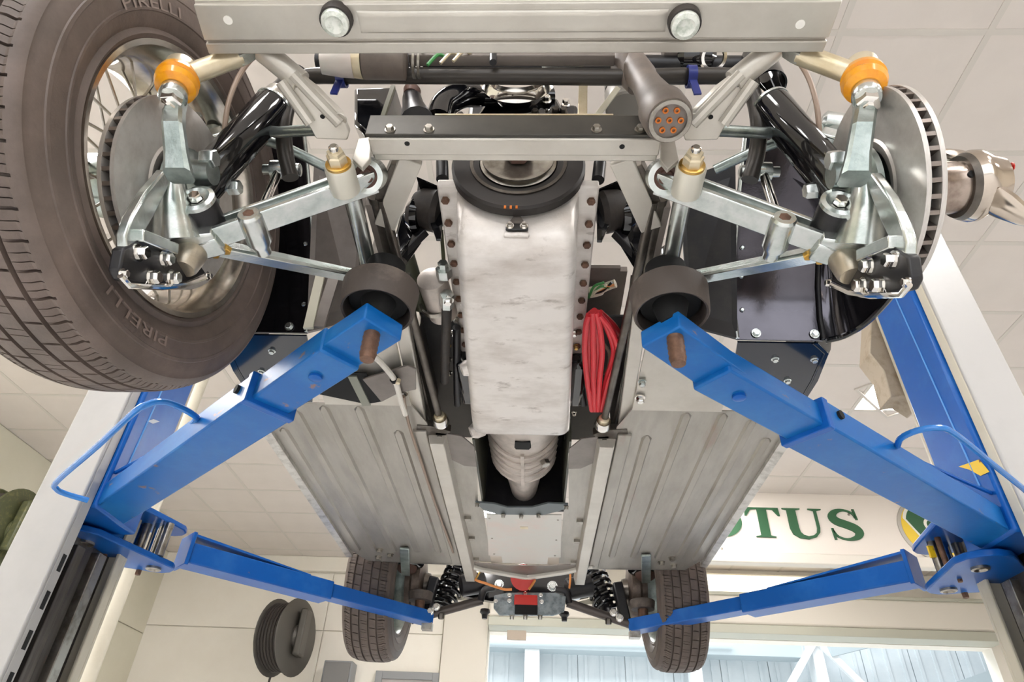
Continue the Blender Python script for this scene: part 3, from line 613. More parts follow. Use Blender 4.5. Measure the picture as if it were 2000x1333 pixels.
    P('brass_spacer', B().lathe([(0.062, 0.017), (0.07, 0.017), (0.072, 0.013)], ey, (0, 1, 0), 20), BRASS, sh)
    P('eye_shank', B().tube([lo + ax_ * 0.03, ey + V((0, 0.03, 0))], 0.02, 16), SATIN, sh)
    # anti-roll bar drop link
    dl = P('drop_link', B().tube([R(s, 1488, 330, y=0.70), R(s, 1514, 412, y=0.69)], 0.0075, 14), CHROME)
    P('link_clamp', B().lathe([(-0.03, 0.006), (-0.028, 0.011), (-0.004, 0.011), (-0.004, 0.016), (0.02, 0.016), (0.022, 0.009), (0.034, 0.009)], R(s, 1480, 336, y=0.70), (s, 0, 0), 18), ZINC, dl)
    # upright, hub carrier, steering arm
    kp = R(s, 1662, 478, y=0.665); kt = R(s, 1628, 262, y=0.68)
    b = B().tube([kp + V((0, 0, -0.01)), kp + (kt - kp) * 0.25, kp + (kt - kp) * 0.55, kt], [0.024, 0.03, 0.026, 0.017], 20)
    cw = V((s * 0.445, 0.625, 1.427)); axw = V((s * math.cos(0.065), -math.sin(0.065) * (1), 0.055)).normalized() if s > 0 else V((-math.cos(0.07), math.sin(0.07), 0.03)).normalized()
    cw = V((0.508, 0.618, 1.427)) if s > 0 else V((-0.508, 0.640, 1.440))
    b.lathe([(-0.055, 0.020), (-0.052, 0.034), (-0.046, 0.04), (-0.034, 0.055), (-0.03, 0.068), (-0.022, 0.068)], cw, axw, 32)
    ur = P('upright', b, ZINCD)
    P('flange_nut', B().hexa(cw + axw * -0.06 + V((0, -0.048, 0.02)), -axw, 0.014, 0.02), ZINC, ur)
    P('flange_nut', B().hexa(cw + axw * -0.06 + V((0, 0.03, 0.05)), -axw, 0.012, 0.018), ZINC, ur)
    P('boss', B().lathe([(0, 0.018), (0.03, 0.02), (0.04, 0.0)], cw + axw * -0.075 + V((0, -0.035, 0.005)), axw, 20), ZINCD, ur)
    w0, w1, w2 = R(s, 1690, 345, x=0.468), R(s, 1688, 410, x=0.468), R(s, 1678, 478, x=0.465)
    P('knuckle_web', B().tube(curve([w0, w1, w2], 4), [0.012, 0.016, 0.019, 0.022, 0.024, 0.026, 0.028, 0.03, 0.032], 16), ZINC, ur)
    P('upper_boss', B().lathe([(-0.02, 0.012), (-0.015, 0.019), (0.015, 0.019), (0.02, 0.012)], R(s, 1628, 242, y=0.68), (s, 0, -0.3), 20), ZINC, ur)
    P('upper_clamp', B().beam(R(s, 1600, 268, y=0.66), R(s, 1650, 282, y=0.66), 0.03, 0.026), ZINC, ur, bevel=0.004)
    P('clamp_bolt', B().hexa(R(s, 1645, 258, y=0.63), (0, -1, 0), 0.009, 0.03), ZINC, ur)
    sa0, sa1, sa2 = R(s, 1693, 196, y=0.517), R(s, 1684, 250, x=0.437), R(s, 1668, 350, x=0.425)
    b = B(); secs = []
    for p, wv, tv in ((sa0, 0.034, 0.020), (sa0 + (sa1 - sa0) * 0.4, 0.028, 0.018), (sa1, 0.028, 0.018), (sa1 + (sa2 - sa1) * 0.6, 0.03, 0.02), (sa2, 0.036, 0.026)):
        secs.append([p + V((wv / 2 * i, tv / 2 * j, 0)) for i, j in ((-1, -0.6), (-0.7, -1), (0.7, -1), (1, -0.6), (1, 0.6), (0.7, 1), (-0.7, 1), (-1, 0.6))])
    b.loft(secs); P('steering_arm', b, ZINCD, ur)
    # tie rod with orange boot
    t0, t1 = R(s, 1562, 106, y=0.50), R(s, 1662, 143, y=0.50)
    td = P('tie_rod', B().tube([t0, t0 + (t1 - t0) * 0.96, t1], [0.0145, 0.0145, 0.010], 20), CREAM)
    P('rod_end_nut', B().lathe([(-0.022, 0.012), (-0.004, 0.016), (0.004, 0.0155)], t0, t1 - t0, 6), ZINC, td)
    P('inner_rod', B().tube([t0, t0 + (t0 - t1).normalized() * 0.20], 0.008, 14), DKSTEEL, td)
    j0, j1 = R(s, 1682, 128, y=0.50), R(s, 1694, 194, y=0.50); ja = j1 - j0; jl = ja.length
    P('ball_housing', B().lathe([(-0.012, 0.0), (-0.010, 0.014), (0.0, 0.021), (jl * 0.28, 0.022)], j0, ja, 28), CREAM, td)
    P('orange_boot', B().lathe([(jl * 0.22, 0.021), (jl * 0.30, 0.0265), (jl * 0.42, 0.0285), (jl * 0.46, 0.025), (jl * 0.54, 0.0285), (jl * 0.66, 0.026), (jl * 0.74, 0.018)], j0, ja, 32), ORANGE, td)
    P('taper_collar', B().lathe([(jl * 0.70, 0.015), (jl * 0.76, 0.0175), (jl * 0.95, 0.0185), (jl, 0.017)], j0, ja, 24), ZINC, td)
    P('stud_nut', B().lathe([(jl, 0.015), (jl * 1.0 + 0.014, 0.015), (jl + 0.016, 0.012), (jl + 0.017, 0.007), (jl + 0.023, 0.007)], j0, ja, 6), CHROME, td)
    # flexible brake hose
    P('brake_hose', B().tube(curve([R(s, u, v, y=y_) for u, v, y_ in ((1525, 100, 0.58), (1552, 112, 0.58), (1578, 150, 0.59), (1594, 200, 0.60), (1600, 255, 0.62), (1600, 300, 0.64))], 5), 0.0042, 10), BROWNH)
    # upper wishbone
    uw = P('upper_wishbone', B().tube([R(s, 1396, 332, y=0.76), R(s, 1480, 292, y=0.72), R(s, 1600, 250, y=0.68)], 0.009, 14), ZINCD)
    P('rear_arm', B().tube([R(s, 1400, 255, y=0.60), R(s, 1490, 260, y=0.64), R(s, 1600, 252, y=0.68)], 0.009, 14), ZINCD, uw)
    # ventilated disc
    rr = 0.141
    fx, fy, _ = frame(axw)
    b = B().ring([(-0.012, rr), (-0.012, 0.07), (-0.006, 0.07), (-0.006, rr)], cw, axw, 72); b.ring([(0.006, rr), (0.006, 0.07), (0.012, 0.07), (0.012, rr)], cw, axw, 72)
    b.lathe([(-0.012, 0.075), (-0.014, 0.071), (-0.012, 0.06), (0.012, 0.055), (0.012, 0.0)], cw, axw, 48, caps=False)
    dsk = P('brake_disc', b, DISCM)
    P('inner_ring', B().ring([(-0.0055, 0.122), (0.0055, 0.122), (0.0055, 0.118), (-0.0055, 0.118)], cw, axw, 60), DARKHOLE, dsk)
    NV = 46; vb = B().box((-0.0028, 0.119, -0.0065), (0.0028, rr - 0.0008, 0.0065)); M0 = Matrix((fx, fy, axw)).transposed()
    first = None
    for k in range(NV):
        m = (Matrix.Translation(cw) @ M0.to_4x4() @ Matrix.Rotation(2 * math.pi * k / NV, 4, 'Z'))
        if first is None: o = P('vane', vb, DISCE, dsk); first = o
        else: o = bpy.data.objects.new('vane', first.data); col.objects.link(o); o.parent = dsk
        o.matrix_local = m
    # caliper, its mounting bracket and bolts
    cb = P('caliper_bracket', B().prism([R(s, u, v, x=0.462) for u, v in ((1684, 338), (1702, 338), (1736, 385), (1760, 435), (1770, 472), (1768, 508), (1744, 508), (1736, 468), (1716, 425), (1700, 385))], (s * 0.014, 0, 0)), ZINC, bevel=0.003)
    P('bracket_foot', B().beam(R(s, 1686, 500, x=0.462), R(s, 1752, 472, x=0.462), 0.02, 0.016), ZINC, cb, bevel=0.002)
    cl = P('brake_caliper', B().prism([R(s, u, v, x=0.46) for u, v in ((1684, 502), (1745, 482), (1772, 500), (1778, 545), (1768, 566), (1735, 574), (1655, 566), (1622, 548), (1640, 520), (1668, 528))], (s * 0.016, 0, 0)), SATIN, bevel=0.003)
    P('lower_lip', B().tube([R(s, u, v, x=0.457) for u, v in ((1625, 556), (1660, 572), (1700, 578), (1760, 576), (1776, 556))], 0.004, 8), CHROME, cl)
    for u, v in ((1702, 520), (1748, 508), (1688, 558), (1724, 558)): bolt(cl, R(s, u, v, x=0.46), (-s, 0, 0), 0.0085, 0.011, CHROME)
    for u, v in ((1622, 553), (1774, 552)): bolt(cl, R(s, u, v, x=0.46), (-s, 0, 0), 0.005, 0.006, CHROME)
    return cw, axw
cwR, axR = corner(1)
cwL, axL = corner(-1)

# ---- right hub: splined adaptor with the winged wheel nut
hb = P('hub_adaptor', B().lathe([(0.012, 0.052), (0.022, 0.052), (0.026, 0.046), (0.034, 0.046), (0.036, 0.041), (0.05, 0.040)], cwR, axR, 48), ZINCD)
P('brown_band', B().lathe([(0.05, 0.0385), (0.056, 0.037), (0.062, 0.0385)], cwR, axR, 40), mat('brown_grease', '#6b5246', 0.6, 0.4), hb)
P('splined_sleeve', B().lathe([(0.062, 0.036), (0.072, 0.038), (0.08, 0.036), (0.115, 0.036), (0.12, 0.038)], cwR, axR, 40), mat('sleeve_steel', '#a89a8f', 0.95, 0.22, '#7d6c62', 30, 0.42, 0.7), hb)
P('sleeve_pin', B().lathe([(0, 0.005), (0.002, 0.005)], cwR + axR * 0.10 + V((0.004, -0.0335, -0.013)), (0, -0.93, -0.36), 10), DARKHOLE, hb)
sp_ = P('wheel_nut', B().ring([(0.112, 0.044), (0.122, 0.049), (0.13, 0.049), (0.14, 0.044), (0.158, 0.038), (0.162, 0.030), (0.158, 0.026), (0.112, 0.034)], cwR, axR, 48), mat('nut_chrome', '#c2b6aa', 1.0, 0.14))
P('thread_ring', B().ring([(0.106, 0.042), (0.114, 0.046), (0.114, 0.036), (0.106, 0.036)], cwR, axR, 40), DKSTEEL, sp_)
ear = None
fx, fy, _ = frame(axR)
for e_, ln in ((cwR + axR * 0.128 + V((0, 0.0, 0.045)), V((-0.012, 0.012, 0.045))), (cwR + axR * 0.135 + V((0, -0.01, -0.04)), V((0.035, 0.0, -0.048)))):
    sc_ = []
    for k, (t_, w_) in enumerate(((0, 0.022), (0.3, 0.02), (0.7, 0.014), (0.93, 0.008), (1.0, 0.003))):
        p = e_ + ln * t_; sc_.append([p + axR * (w_ * 0.55 * math.cos(a)) + V((0, 1, 0)) * (w_ * 1.0 * math.sin(a)) for a in [q * math.pi / 5 for q in range(10)]])
    P('wing', B().loft(sc_), mat('nut_chrome', '#c2b6aa', 1.0, 0.14), sp_)
P('red_mark', B().lathe([(0.0, 0.006), (0.001, 0.006)], cwR + axR * 0.163 + V((0.0, -0.029, 0.0)), axR, 10), REDP, sp_)

# ---- tyres
def tyre_mesh(cen, axis, R_, hw, rim, npitch, tw, inner_sign=1, grooves=(-0.62, -0.22, 0.22, 0.62), sip=0.008):
    """tread with circumferential grooves and cross sipes cut into the surface"""
    fx, fy, d = frame(V(axis)); prof = []     # (w along axis, r, tread flag)
    sw = [(hw * 0.80, rim - 0.004), (hw * 0.90, rim + 0.006), (hw * 0.86, rim + 0.014), (hw * 0.93, rim + 0.020), (hw * 0.985, rim + (R_ - rim) * 0.30), (hw * 1.005, rim + (R_ - rim) * 0.31), (hw * 1.01, rim + (R_ - rim) * 0.34), (hw * 0.992, rim + (R_ - rim) * 0.35), (hw * 1.0, rim + (R_ - rim) * 0.45), (hw * 0.998, rim + (R_ - rim) * 0.55), (hw * 1.012, rim + (R_ - rim) * 0.56), (hw * 1.006, rim + (R_ - rim) * 0.60), (hw * 0.985, rim + (R_ - rim) * 0.61), (hw * 0.955, rim + (R_ - rim) * 0.74), (hw * 0.93, R_ - 0.024), (hw * 0.935, R_ - 0.020), (hw * 0.90, R_ - 0.015)]
    prof += [(-a, r, 0) for a, r in sw]
    n = 34; th = tw
    ws = sorted(set([-1, -0.97] + [g + e for g in grooves for e in (-0.045, -0.03, 0.03, 0.045)] + [-0.8, -0.42, 0.0, 0.42, 0.8] + [-0.905, -0.89, 0.89, 0.905] + [0.97, 1]))
    for q in ws:
        r = R_ - 0.010 * abs(q) ** 3.5
        if any(abs(q - g) < 0.035 for g in grooves): r -= 0.007
        if 0.885 < abs(q) < 0.91: r -= 0.003
        prof.append((q * th, r, 2 if any(abs(q - g) < 0.05 for g in grooves) else 1))
    prof += [(a, r, 0) for a, r in reversed(sw)]
    fr = [(0.0, 0), (0.05, 0), (0.065, 1), (0.15, 1), (0.165, 0), (0.40, 0), (0.412, 0.6), (0.43, 0.6), (0.445, 0), (0.70, 0), (0.712, 0.6), (0.73, 0.6), (0.745, 0)]
    vs = []; nc = npitch * len(fr); m = len(prof)
    for k in range(npitch):
        for f_, dep in fr:
            for w_, r, fl in prof:
                a = 2 * math.pi * (k + f_) / npitch + (0.35 * w_ / th * 2 * math.pi / npitch if fl else 0.35 * (1 if w_ > 0 else -1) * 2 * math.pi / npitch)
                q = abs(w_) / th; rr = r
                if fl == 1 and dep:
                    if dep == 1 and q > 0.1 and q < 0.99: rr -= sip
                    elif dep < 1 and (0.66 < q < 0.95 or q < 0.42): rr -= sip * 0.7
                vs.append(V(cen) + d * w_ + (fx * math.cos(a) + fy * math.sin(a)) * rr)
    fs = []
    for i in range(nc):
        j = (i + 1) % nc
        for k in range(m - 1): fs.append((i * m + k, i * m + k + 1, j * m + k + 1, j * m + k))
    b = B(); b.v = vs; b.f = fs; return b
wc = V((-0.585, 0.645, 1.462)) ; axW = axL
ri_c = V((-0.507, 0.648, 1.474))
axW = V((-math.cos(0.075), math.sin(0.075), 0.025)).normalized()
HW = 0.088; wc = ri_c + axW * (HW * 0.86)
fw_ = P('front_wheel', tyre_mesh(wc, axW, 0.318, HW, 0.205, 54, 0.072), TYRE, label='brown-grey tyre with raised lettering')
b = B().ring([(-0.070, 0.207), (-0.078, 0.205), (-0.076, 0.197), (-0.066, 0.193), (-0.058, 0.186), (-0.03, 0.180), (0.03, 0.176), (0.06, 0.188), (0.074, 0.2), (0.07, 0.207), (0.04, 0.196), (-0.04, 0.196)], wc, axW, 72)
rim_ = P('wheel_rim', b, mat('rim_silver', '#c9c1b6', 0.95, 0.2, '#9d9186', 20, 0.45, 0.7), fw_)
P('wheel_hub_shell', B().lathe([(-0.04, 0.04), (-0.035, 0.055), (0.05, 0.05), (0.07, 0.045), (0.07, 0.0)], wc, axW, 36), ZINCD, fw_)
fx, fy, _ = frame(axW)
for k in range(36):
    a = 2 * math.pi * k / 36; a2 = a + (0.45 if k % 2 else -0.45)
    P('wire_spoke', B().tube([wc + axW * (-0.03 if k % 3 else 0.05) + (fx * math.cos(a2) + fy * math.sin(a2)) * 0.05, wc + axW * (0.02 if k % 2 else -0.02) + (fx * math.cos(a) + fy * math.sin(a)) * 0.18], 0.0022, 6), STEEL, fw_)
def text_mesh(s_, size):
    c = bpy.data.curves.new('t', 'FONT'); c.body = s_; c.size = size; c.extrude = 0.0; c.resolution_u = 3
    o = bpy.data.objects.new('t', c); col.objects.link(o); dg = bpy.context.evaluated_depsgraph_get()
    me = bpy.data.meshes.new_from_object(o.evaluated_get(dg)); vs = [v.co.copy() for v in me.vertices]; fs = [tuple(p.vertices) for p in me.polygons]
    bpy.data.objects.remove(o); bpy.data.curves.remove(c); bpy.data.meshes.remove(me); return vs, fs
vs, fs = text_mesh('PIRELLI', 0.036); xmax = max(p.x for p in vs)
LET = mat('tyre_letters', '#83736a', 0.0, 0.45)
for a0 in (2.50, 4.6, 0.55):
    b = B(); out = []
    for p in vs:
        r = 0.2425 + p.y * 0.62; a = a0 + (p.x - xmax / 2) / 0.25 * 1.25
        out.append(wc - axW * (HW * 1.003 + 0.0012) + (fx * math.cos(a) + fy * math.sin(a)) * r)
    b.v = out; b.f = fs; P('raised_lettering', b, LET, fw_)

# ---- anti-roll bar: crosses in front of the engine and sweeps down to the drop links
path = [R(-1, 1464, 352, y=0.70), R(-1, 1478, 300, y=0.68), R(-1, 1482, 240, y=0.65), R(-1, 1468, 178, y=0.63), R(-1, 1440, 150, y=0.61)]
path = path + [at(700, 148, y=0.60), at(1000, 149, y=0.60), at(1210, 151, y=0.60)] + [mir(p, -1) for p in reversed(path)]
P('anti_roll_bar', B().tube(curve(path, 6), 0.0135, 14), mat('bar_dark', '#3a3632', 0.4, 0.35))
for u in (668, 1350):
    p = at(u, 150, y=0.60)
    P('blue_clip', B().ring([(-0.007, 0.018), (0.007, 0.018), (0.007, 0.0142), (-0.007, 0.0142)], p, (1, 0, 0), 24), NAVY)
    P('blue_clip_tail', B().beam(p + V((0, -0.004, -0.016)), p + V((0.004 if u > 1000 else -0.004, 0.0, -0.05)), 0.012, 0.003), NAVY)

# ---- steering rack, canister and ducting above the crossmember
rk = P('steering_rack', B().tube([at(620, 120, y=0.66), at(1460, 128, y=0.66)], 0.017, 18), SATIN)
for s in (-1, 1):
    P('rack_mount', B().lathe([(-0.03, 0.026), (-0.02, 0.034), (0.03, 0.034), (0.04, 0.024)], R(s, 1350, 118, y=0.66), (s, 0, 0), 24), BLACK, rk)
    P('spring_seat', B().lathe([(0, 0.03), (0.006, 0.034), (0.03, 0.034)], R(s, 1330, 105, y=0.64), (0, 0, 1), 28), GREYP, rk)
    P('seat_screw', B().lathe([(0, 0.005), (0.002, 0.004)], R(s, 1330, 105, y=0.64), (0, 0, -1), 12), ZINC, rk)
    P('chrome_ring', B().ring([(0, 0.022), (0.01, 0.024), (0.01, 0.017), (0, 0.017)], R(s, 1395, 112, y=0.62), (0, 0.5, 0.9), 24), CHROME, rk)
cn = P('brown_canister', B().lathe([(-0.034, 0.026), (-0.032, 0.029), (0.034, 0.028), (0.036, 0.022)], at(750, 120, y=0.57), (1, 0.05, 0.02), 28), DUCT)
P('pale_collar', B().lathe([(-0.05, 0.027), (-0.034, 0.0285)], at(750, 120, y=0.57), (1, 0.05, 0.02), 28), CREAM, cn)
P('canister_neck', B().lathe([(-0.10, 0.016), (-0.07, 0.022), (-0.05, 0.024)], at(750, 120, y=0.57), (1, 0.05, 0.15), 24), PATCH, cn)
for k in (0, 1): P('pipe_clip', B().ring([(0, 0.028), (0.004, 0.028), (0.004, 0.025), (0, 0.025)], at(808 + 10 * k, 118, y=0.57), (1, 0.1, 0), 24), STEEL, cn)
P('radiator_rail', B().beam(at(800, 112, y=0.58), at(1200, 112, y=0.58), 0.02, 0.022), GREYP, bevel=0.002)
for k, (u, v) in enumerate(((855, 115), (880, 112), (905, 108))): P('loop_wire', B().tube(curve([at(u - 20, v + 12, y=0.565), at(u, v - 8, y=0.56), at(u + 14, v - 4, y=0.57)], 4), 0.003, 8), (GREENW, CREAM, CREAM)[k])
P('radiator_stay', B().tube([at(963, 100, y=0.57), at(963, 122, y=0.57)], 0.006, 10), SATIN)
P('silver_stay', B().beam(at(1060, 134, y=0.66), at(1190, 112, y=0.63), 0.014, 0.006), ZINC)
P('vertical_stay', B().beam(at(1139, 165, y=0.68), at(1137, 240, y=0.66), 0.016, 0.008, (0, 1, 0)), CREAM, bevel=0.001)
P('angle_stay', B().beam(at(1205, 175, y=0.68), at(1165, 228, y=0.66), 0.012, 0.01), PALEW, bevel=0.001)
P('water_bottle', B().lathe([(0, 0.034), (0.004, 0.037), (0.05, 0.037), (0.06, 0.03)], at(1222, 215, y=0.72), (0, 0, 1), 28), mat('grey_bottle', '#8f8a83', 0.2, 0.4), label='grey bottle')
P('bottle_cap', B().lathe([(0.06, 0.036), (0.1, 0.036), (0.115, 0.024)], at(1222, 215, y=0.72), (0, 0, 1), 28), BLACK)
dA, dB = at(1218, 96, y=0.62), at(1308, 236, y=0.535); dx = (dB - dA); dl = dx.length
dc = P('sheathed_duct', B().lathe([(0, 0.022), (dl * 0.45, 0.024), (dl * 0.5, 0.022), (dl * 0.62, 0.023), (dl * 0.84, 0.029), (dl * 0.87, 0.034), (dl * 0.97, 0.034), (dl, 0.031), (dl, 0.027), (dl - 0.012, 0.026)], dA, dx, 32), DUCT, label='brown sheath ending in seven orange tubes')
P('duct_side_bulge', B().tube([at(1216, 96, y=0.60), at(1222, 135, y=0.60), at(1240, 172, y=0.60)], [0.024, 0.024, 0.012], 20), DUCT, dc)
e3 = dx.normalized(); face = dB - e3 * 0.003; fx, fy, _ = frame(dx)
P('steel_end_ring', B().ring([(0, 0.030), (0.006, 0.029), (0.006, 0.0235), (0, 0.024)], face, e3, 32), STEEL, dc)
P('end_face', B().lathe([(-0.006, 0.0255), (0.0, 0.0255)], face, e3, 28), GREYP, dc)
for k in range(7):
    c = face + ((fx * math.cos(k * math.pi / 3 + 0.3) + fy * math.sin(k * math.pi / 3 + 0.3)) * 0.0155 if k < 6 else V((0, 0, 0)))
    P('orange_tube', B().ring([(0, 0.0042), (0.003, 0.0042), (0.003, 0.0022), (0, 0.0022)], c, e3, 14), COPPER, dc)

# ---- engine: block, sump, pulleys, mounts
eb = P('engine_block', B().box((-0.115, 0.80, 1.595), (0.115, 1.36, 1.92)), SATIN, bevel=0.01)
P('timing_cover', B().prism([V((x, 0.76, z)) for x, z in ((-0.10, 1.60), (0.10, 1.60), (0.11, 1.75), (0.07, 1.88), (-0.07, 1.88), (-0.11, 1.75))], (0, 0.04, 0)), BLACK, eb, bevel=0.006)
for k, (u, v) in enumerate(((1068, 198), (1105, 205), (900, 232), (1085, 222), (1045, 225), (1100, 222))): bolt(eb, at(u, v, y=0.755), (0, -1, 0), 0.007, 0.01, CHROME if k < 2 else DKSTEEL)
secs = []
for Y_, ht, hb_, zb_ in ((0.745, 0.106, 0.090, 1.545), (0.748, 0.106, 0.093, 1.50), (0.758, 0.106, 0.097, 1.468), (0.785, 0.107, 0.101, 1.455), (0.95, 0.109, 0.105, 1.452), (1.15, 0.113, 0.110, 1.450), (1.30, 0.117, 0.114, 1.449), (1.375, 0.119, 0.115, 1.450), (1.392, 0.118, 0.111, 1.458), (1.40, 0.115, 0.104, 1.475)):
    L_ = []; r = 0.022
    L_.append(V((-ht, Y_, 1.585)))
    for k in range(7): a = math.pi + k * math.pi / 12; L_.append(V((-hb_ + r + r * math.cos(a), Y_, zb_ + r + r * math.sin(a))))
    for k in range(7): a = 1.5 * math.pi + k * math.pi / 12; L_.append(V((hb_ - r + r * math.cos(a), Y_, zb_ + r + r * math.sin(a))))
    L_.append(V((ht, Y_, 1.585))); secs.append(L_)
op = P('oil_pan', B().loft(secs), CAST, label='stained cast aluminium oil pan', ang=50)
fl = P('pan_flange', B().box((-0.139, 0.735, 1.578), (0.139, 1.38, 1.596)), CAST, op, bevel=0.003)
for s in (-1, 1):
    for k in range(12):
        p = V((s * 0.127, 0.765 + k * 0.053, 1.578)); P('flange_bolt', B().hexa(p, (0, 0, -1), 0.0075, 0.007), RUST, fl)
for u, v, r_ in ((913, 600, 0.012), (912, 720, 0.018), (928, 842, 0.02)):
    P('pan_boss', B().lathe([(-0.02, r_), (0.0, r_), (0.012, r_ * 0.7), (0.014, 0)], at(u, v, z=1.475), (-0.8, 0, -0.4), 18), CAST, op)
P('pointer_bracket', B().box((-0.017, 0.744, 1.482), (0.020, 0.749, 1.498)), SATIN, op, bevel=0.002)
P('pointer', B().prism([V((-0.012, 0.742, 1.496)), V((0.014, 0.742, 1.496)), V((0.003, 0.742, 1.520)), V((-0.001, 0.742, 1.520))], (0, 0.004, 0)), GREYP, op)
for x in (-0.010, 0.013): bolt(op, V((x, 0.744, 1.490)), (0, -1, -0.2), 0.005, 0.006, CHROME)
P('pan_lip', B().box((-0.02, 0.747, 1.472), (0.022, 0.755, 1.481)), CAST, op, bevel=0.003)
pc = V((0.0, 0.735, 1.624))
pu = P('crank_damper', B().lathe([(-0.004, 0.0), (-0.004, 0.06), (-0.014, 0.068), (-0.014, 0.112), (-0.010, 0.116), (0.004, 0.116), (0.006, 0.10)], pc, (0, 1, 0), 64), mat('damper_black', '#2a2624', 0.2, 0.5), label='black crank damper disc')
P('vee_pulley', B().lathe([(-0.012, 0.064), (-0.016, 0.066), (-0.019, 0.056), (-0.023, 0.062), (-0.026, 0.062), (-0.026, 0.056), (-0.024, 0.052), (-0.023, 0.0)], pc, (0, 1, 0), 64), STEEL, pu)
P('pulley_inner_ring', B().ring([(-0.0145, 0.078), (-0.0165, 0.078), (-0.0165, 0.084), (-0.0145, 0.084)], pc, (0, 1, 0), 64), DKSTEEL, pu)  # dark steel ring on the damper face
P('crank_bolt', B().hexa(pc + V((0, -0.026, 0)), (0, -1, 0), 0.022, 0.014), BROWN, pu)
for k in range(3): P('timing_mark', B().box((-0.020 + k * 0.0095, 0.7195, 1.5065), (-0.0165 + k * 0.0095, 0.7215, 1.5125)), COPPER, pu)
wp = P('water_pump_pulley', B().lathe([(0.02, 0.05), (0.0, 0.066), (-0.006, 0.070), (-0.012, 0.066), (-0.018, 0.060), (-0.026, 0.066), (-0.032, 0.062), (-0.034, 0.05), (-0.034, 0.0)], at(1010, 165, y=0.70), (0, 1, 0), 56), CHROME)
P('hose_elbow', B().tube(curve([at(858, 236, y=0.70), at(868, 205, y=0.70), at(900, 186, y=0.71), at(935, 184, y=0.74)], 5), 0.025, 18), BLACK)
P('water_rail', B().tube([at(935, 190, y=0.74), at(1080, 190, y=0.76)], 0.018, 14), BLACK)
P('steering_joint', B().tube([at(803, 170, y=0.68), at(805, 195, y=0.68), at(808, 210, y=0.68), at(815, 240, y=0.67)], [0.012, 0.018, 0.02, 0.03], 14), SATIN)
P('joint_collar', B().lathe([(0, 0.014), (0.014, 0.016)], at(803, 186, y=0.675), (0, 0, 1), 18), BROWN)
P('air_box', B().prism([at(u, v, y=0.72) for u, v in ((690, 170), (775, 168), (745, 240), (715, 262), (690, 240))], (0, 0.09, 0.03)), BLACK, bevel=0.008)
P('air_box_edge', B().beam(at(768, 170, y=0.715), at(745, 238, y=0.715), 0.008, 0.008), mat('olive_edge', '#55533a', 0.1, 0.4))
for s in (-1, 1):
    mt = P('engine_mount', B().lathe([(-0.01, 0.035), (0.0, 0.042), (0.03, 0.040), (0.045, 0.03), (0.05, 0.0)], R(s, 1180, 415, y=0.86), (s, 0, 0.25), 28), RUBBER)
    P('mount_plate', B().prism([R(s, u, v, y=0.855) for u, v in ((1166, 392), (1222, 352), (1222, 378), (1206, 402), (1176, 470), (1166, 470))], (0, 0.006, 0)), BLACK, mt, bevel=0.001)
    P('mount_top', B().prism([R(s, u, v, z=1.68) for u, v in ((1168, 372), (1220, 350), (1212, 378), (1168, 398))], (0, 0, 0.004)), BLACK, mt)
    P('mount_cup', B().lathe([(0, 0.036), (0.012, 0.040), (0.018, 0.034), (0.026, 0.026)], R(s, 1208, 425, y=0.865), (s, 0.1, 0.2), 28), BLACK, mt)
    P('mount_bracket', B().prism([R(s, u, v, y=0.88) for u, v in ((1222, 428), (1240, 405), (1256, 425), (1262, 460), (1250, 510), (1212, 450))], (0, 0.04, 0)), BLACK, mt, bevel=0.006)
    P('bracket_strap', B().beam(R(s, 1205, 452, y=0.88), R(s, 1252, 500, y=0.90), 0.016, 0.03), SATIN, mt, bevel=0.002)
    bolt(mt, R(s, 1232, 418, y=0.878), (0, -1, 0), 0.006, 0.008, ZINC)
    P('water_drain', B().tube([R(s, 1172, 318, y=0.80), R(s, 1168, 352, y=0.80)], 0.012, 12), SATIN, mt)
stm = P('starter_motor', B().lathe([(-0.06, 0.012), (-0.055, 0.03), (0.055, 0.03), (0.06, 0.02)], at(855, 580, z=1.56), (0.1, 1, 0), 28), CASTD)
P('starter_nose', B().lathe([(0, 0.016), (0.02, 0.016), (0.02, 0.01), (0.035, 0.01)], at(868, 540, z=1.56), (0, -1, 0.1), 6), ZINC, stm)
P('starter_clamp', B().ring([(0, 0.034), (0.012, 0.034), (0.012, 0.0295), (0, 0.0295)], at(851, 590, z=1.56), (0.1, 1, 0), 28), STEEL, stm)
bolt(stm, at(876, 585, z=1.525), (0, 0, -1), 0.008, 0.01, CHROME)
ss = P('steering_shaft', B().tube([at(873, 588, z=1.53), at(868, 745, z=1.54)], 0.0105, 14), RUBBER)
P('shaft_joint', B().tube([at(873, 575, z=1.53), at(873, 598, z=1.53)], 0.014, 6), ZINC, ss)
P('dipstick_tube', B().tube([at(862, 450, y=0.92), at(868, 530, y=0.96)], 0.004, 8), mat('olive_tube', '#5b5c40', 0.2, 0.4))
P('olive_loom', B().tube(curve([at(795, 500, y=0.98), at(812, 560, y=1.0), at(822, 600, y=1.05)], 4), 0.016, 12), mat('olive_loom', '#3d3f2c', 0.0, 0.5))
for k in range(14):
    u = 885 + random.uniform(-10, 14); v = 610 + k * 13; bolt(eb, at(u if k % 2 else 1123 + random.uniform(-3, 8) - (v - 610) * 0.02, v if k % 2 else v + 40, z=1.575), (0, 0, -1), 0.005, 0.008, (CHROME, STEEL, BRASS)[k % 3], name='clamp_bolt')
P('side_pipe', B().tube([at(892, 640, z=1.56), at(893, 790, z=1.55)], 0.009, 12), SATIN)
P('side_pipe', B().tube([at(1124, 700, z=1.56), at(1140, 790, z=1.55)], 0.009, 12), SATIN)
P('engine_side_cover', B().box((-0.15, 1.22, 1.54), (-0.115, 1.40, 1.66)), BLACK, eb, bevel=0.01)
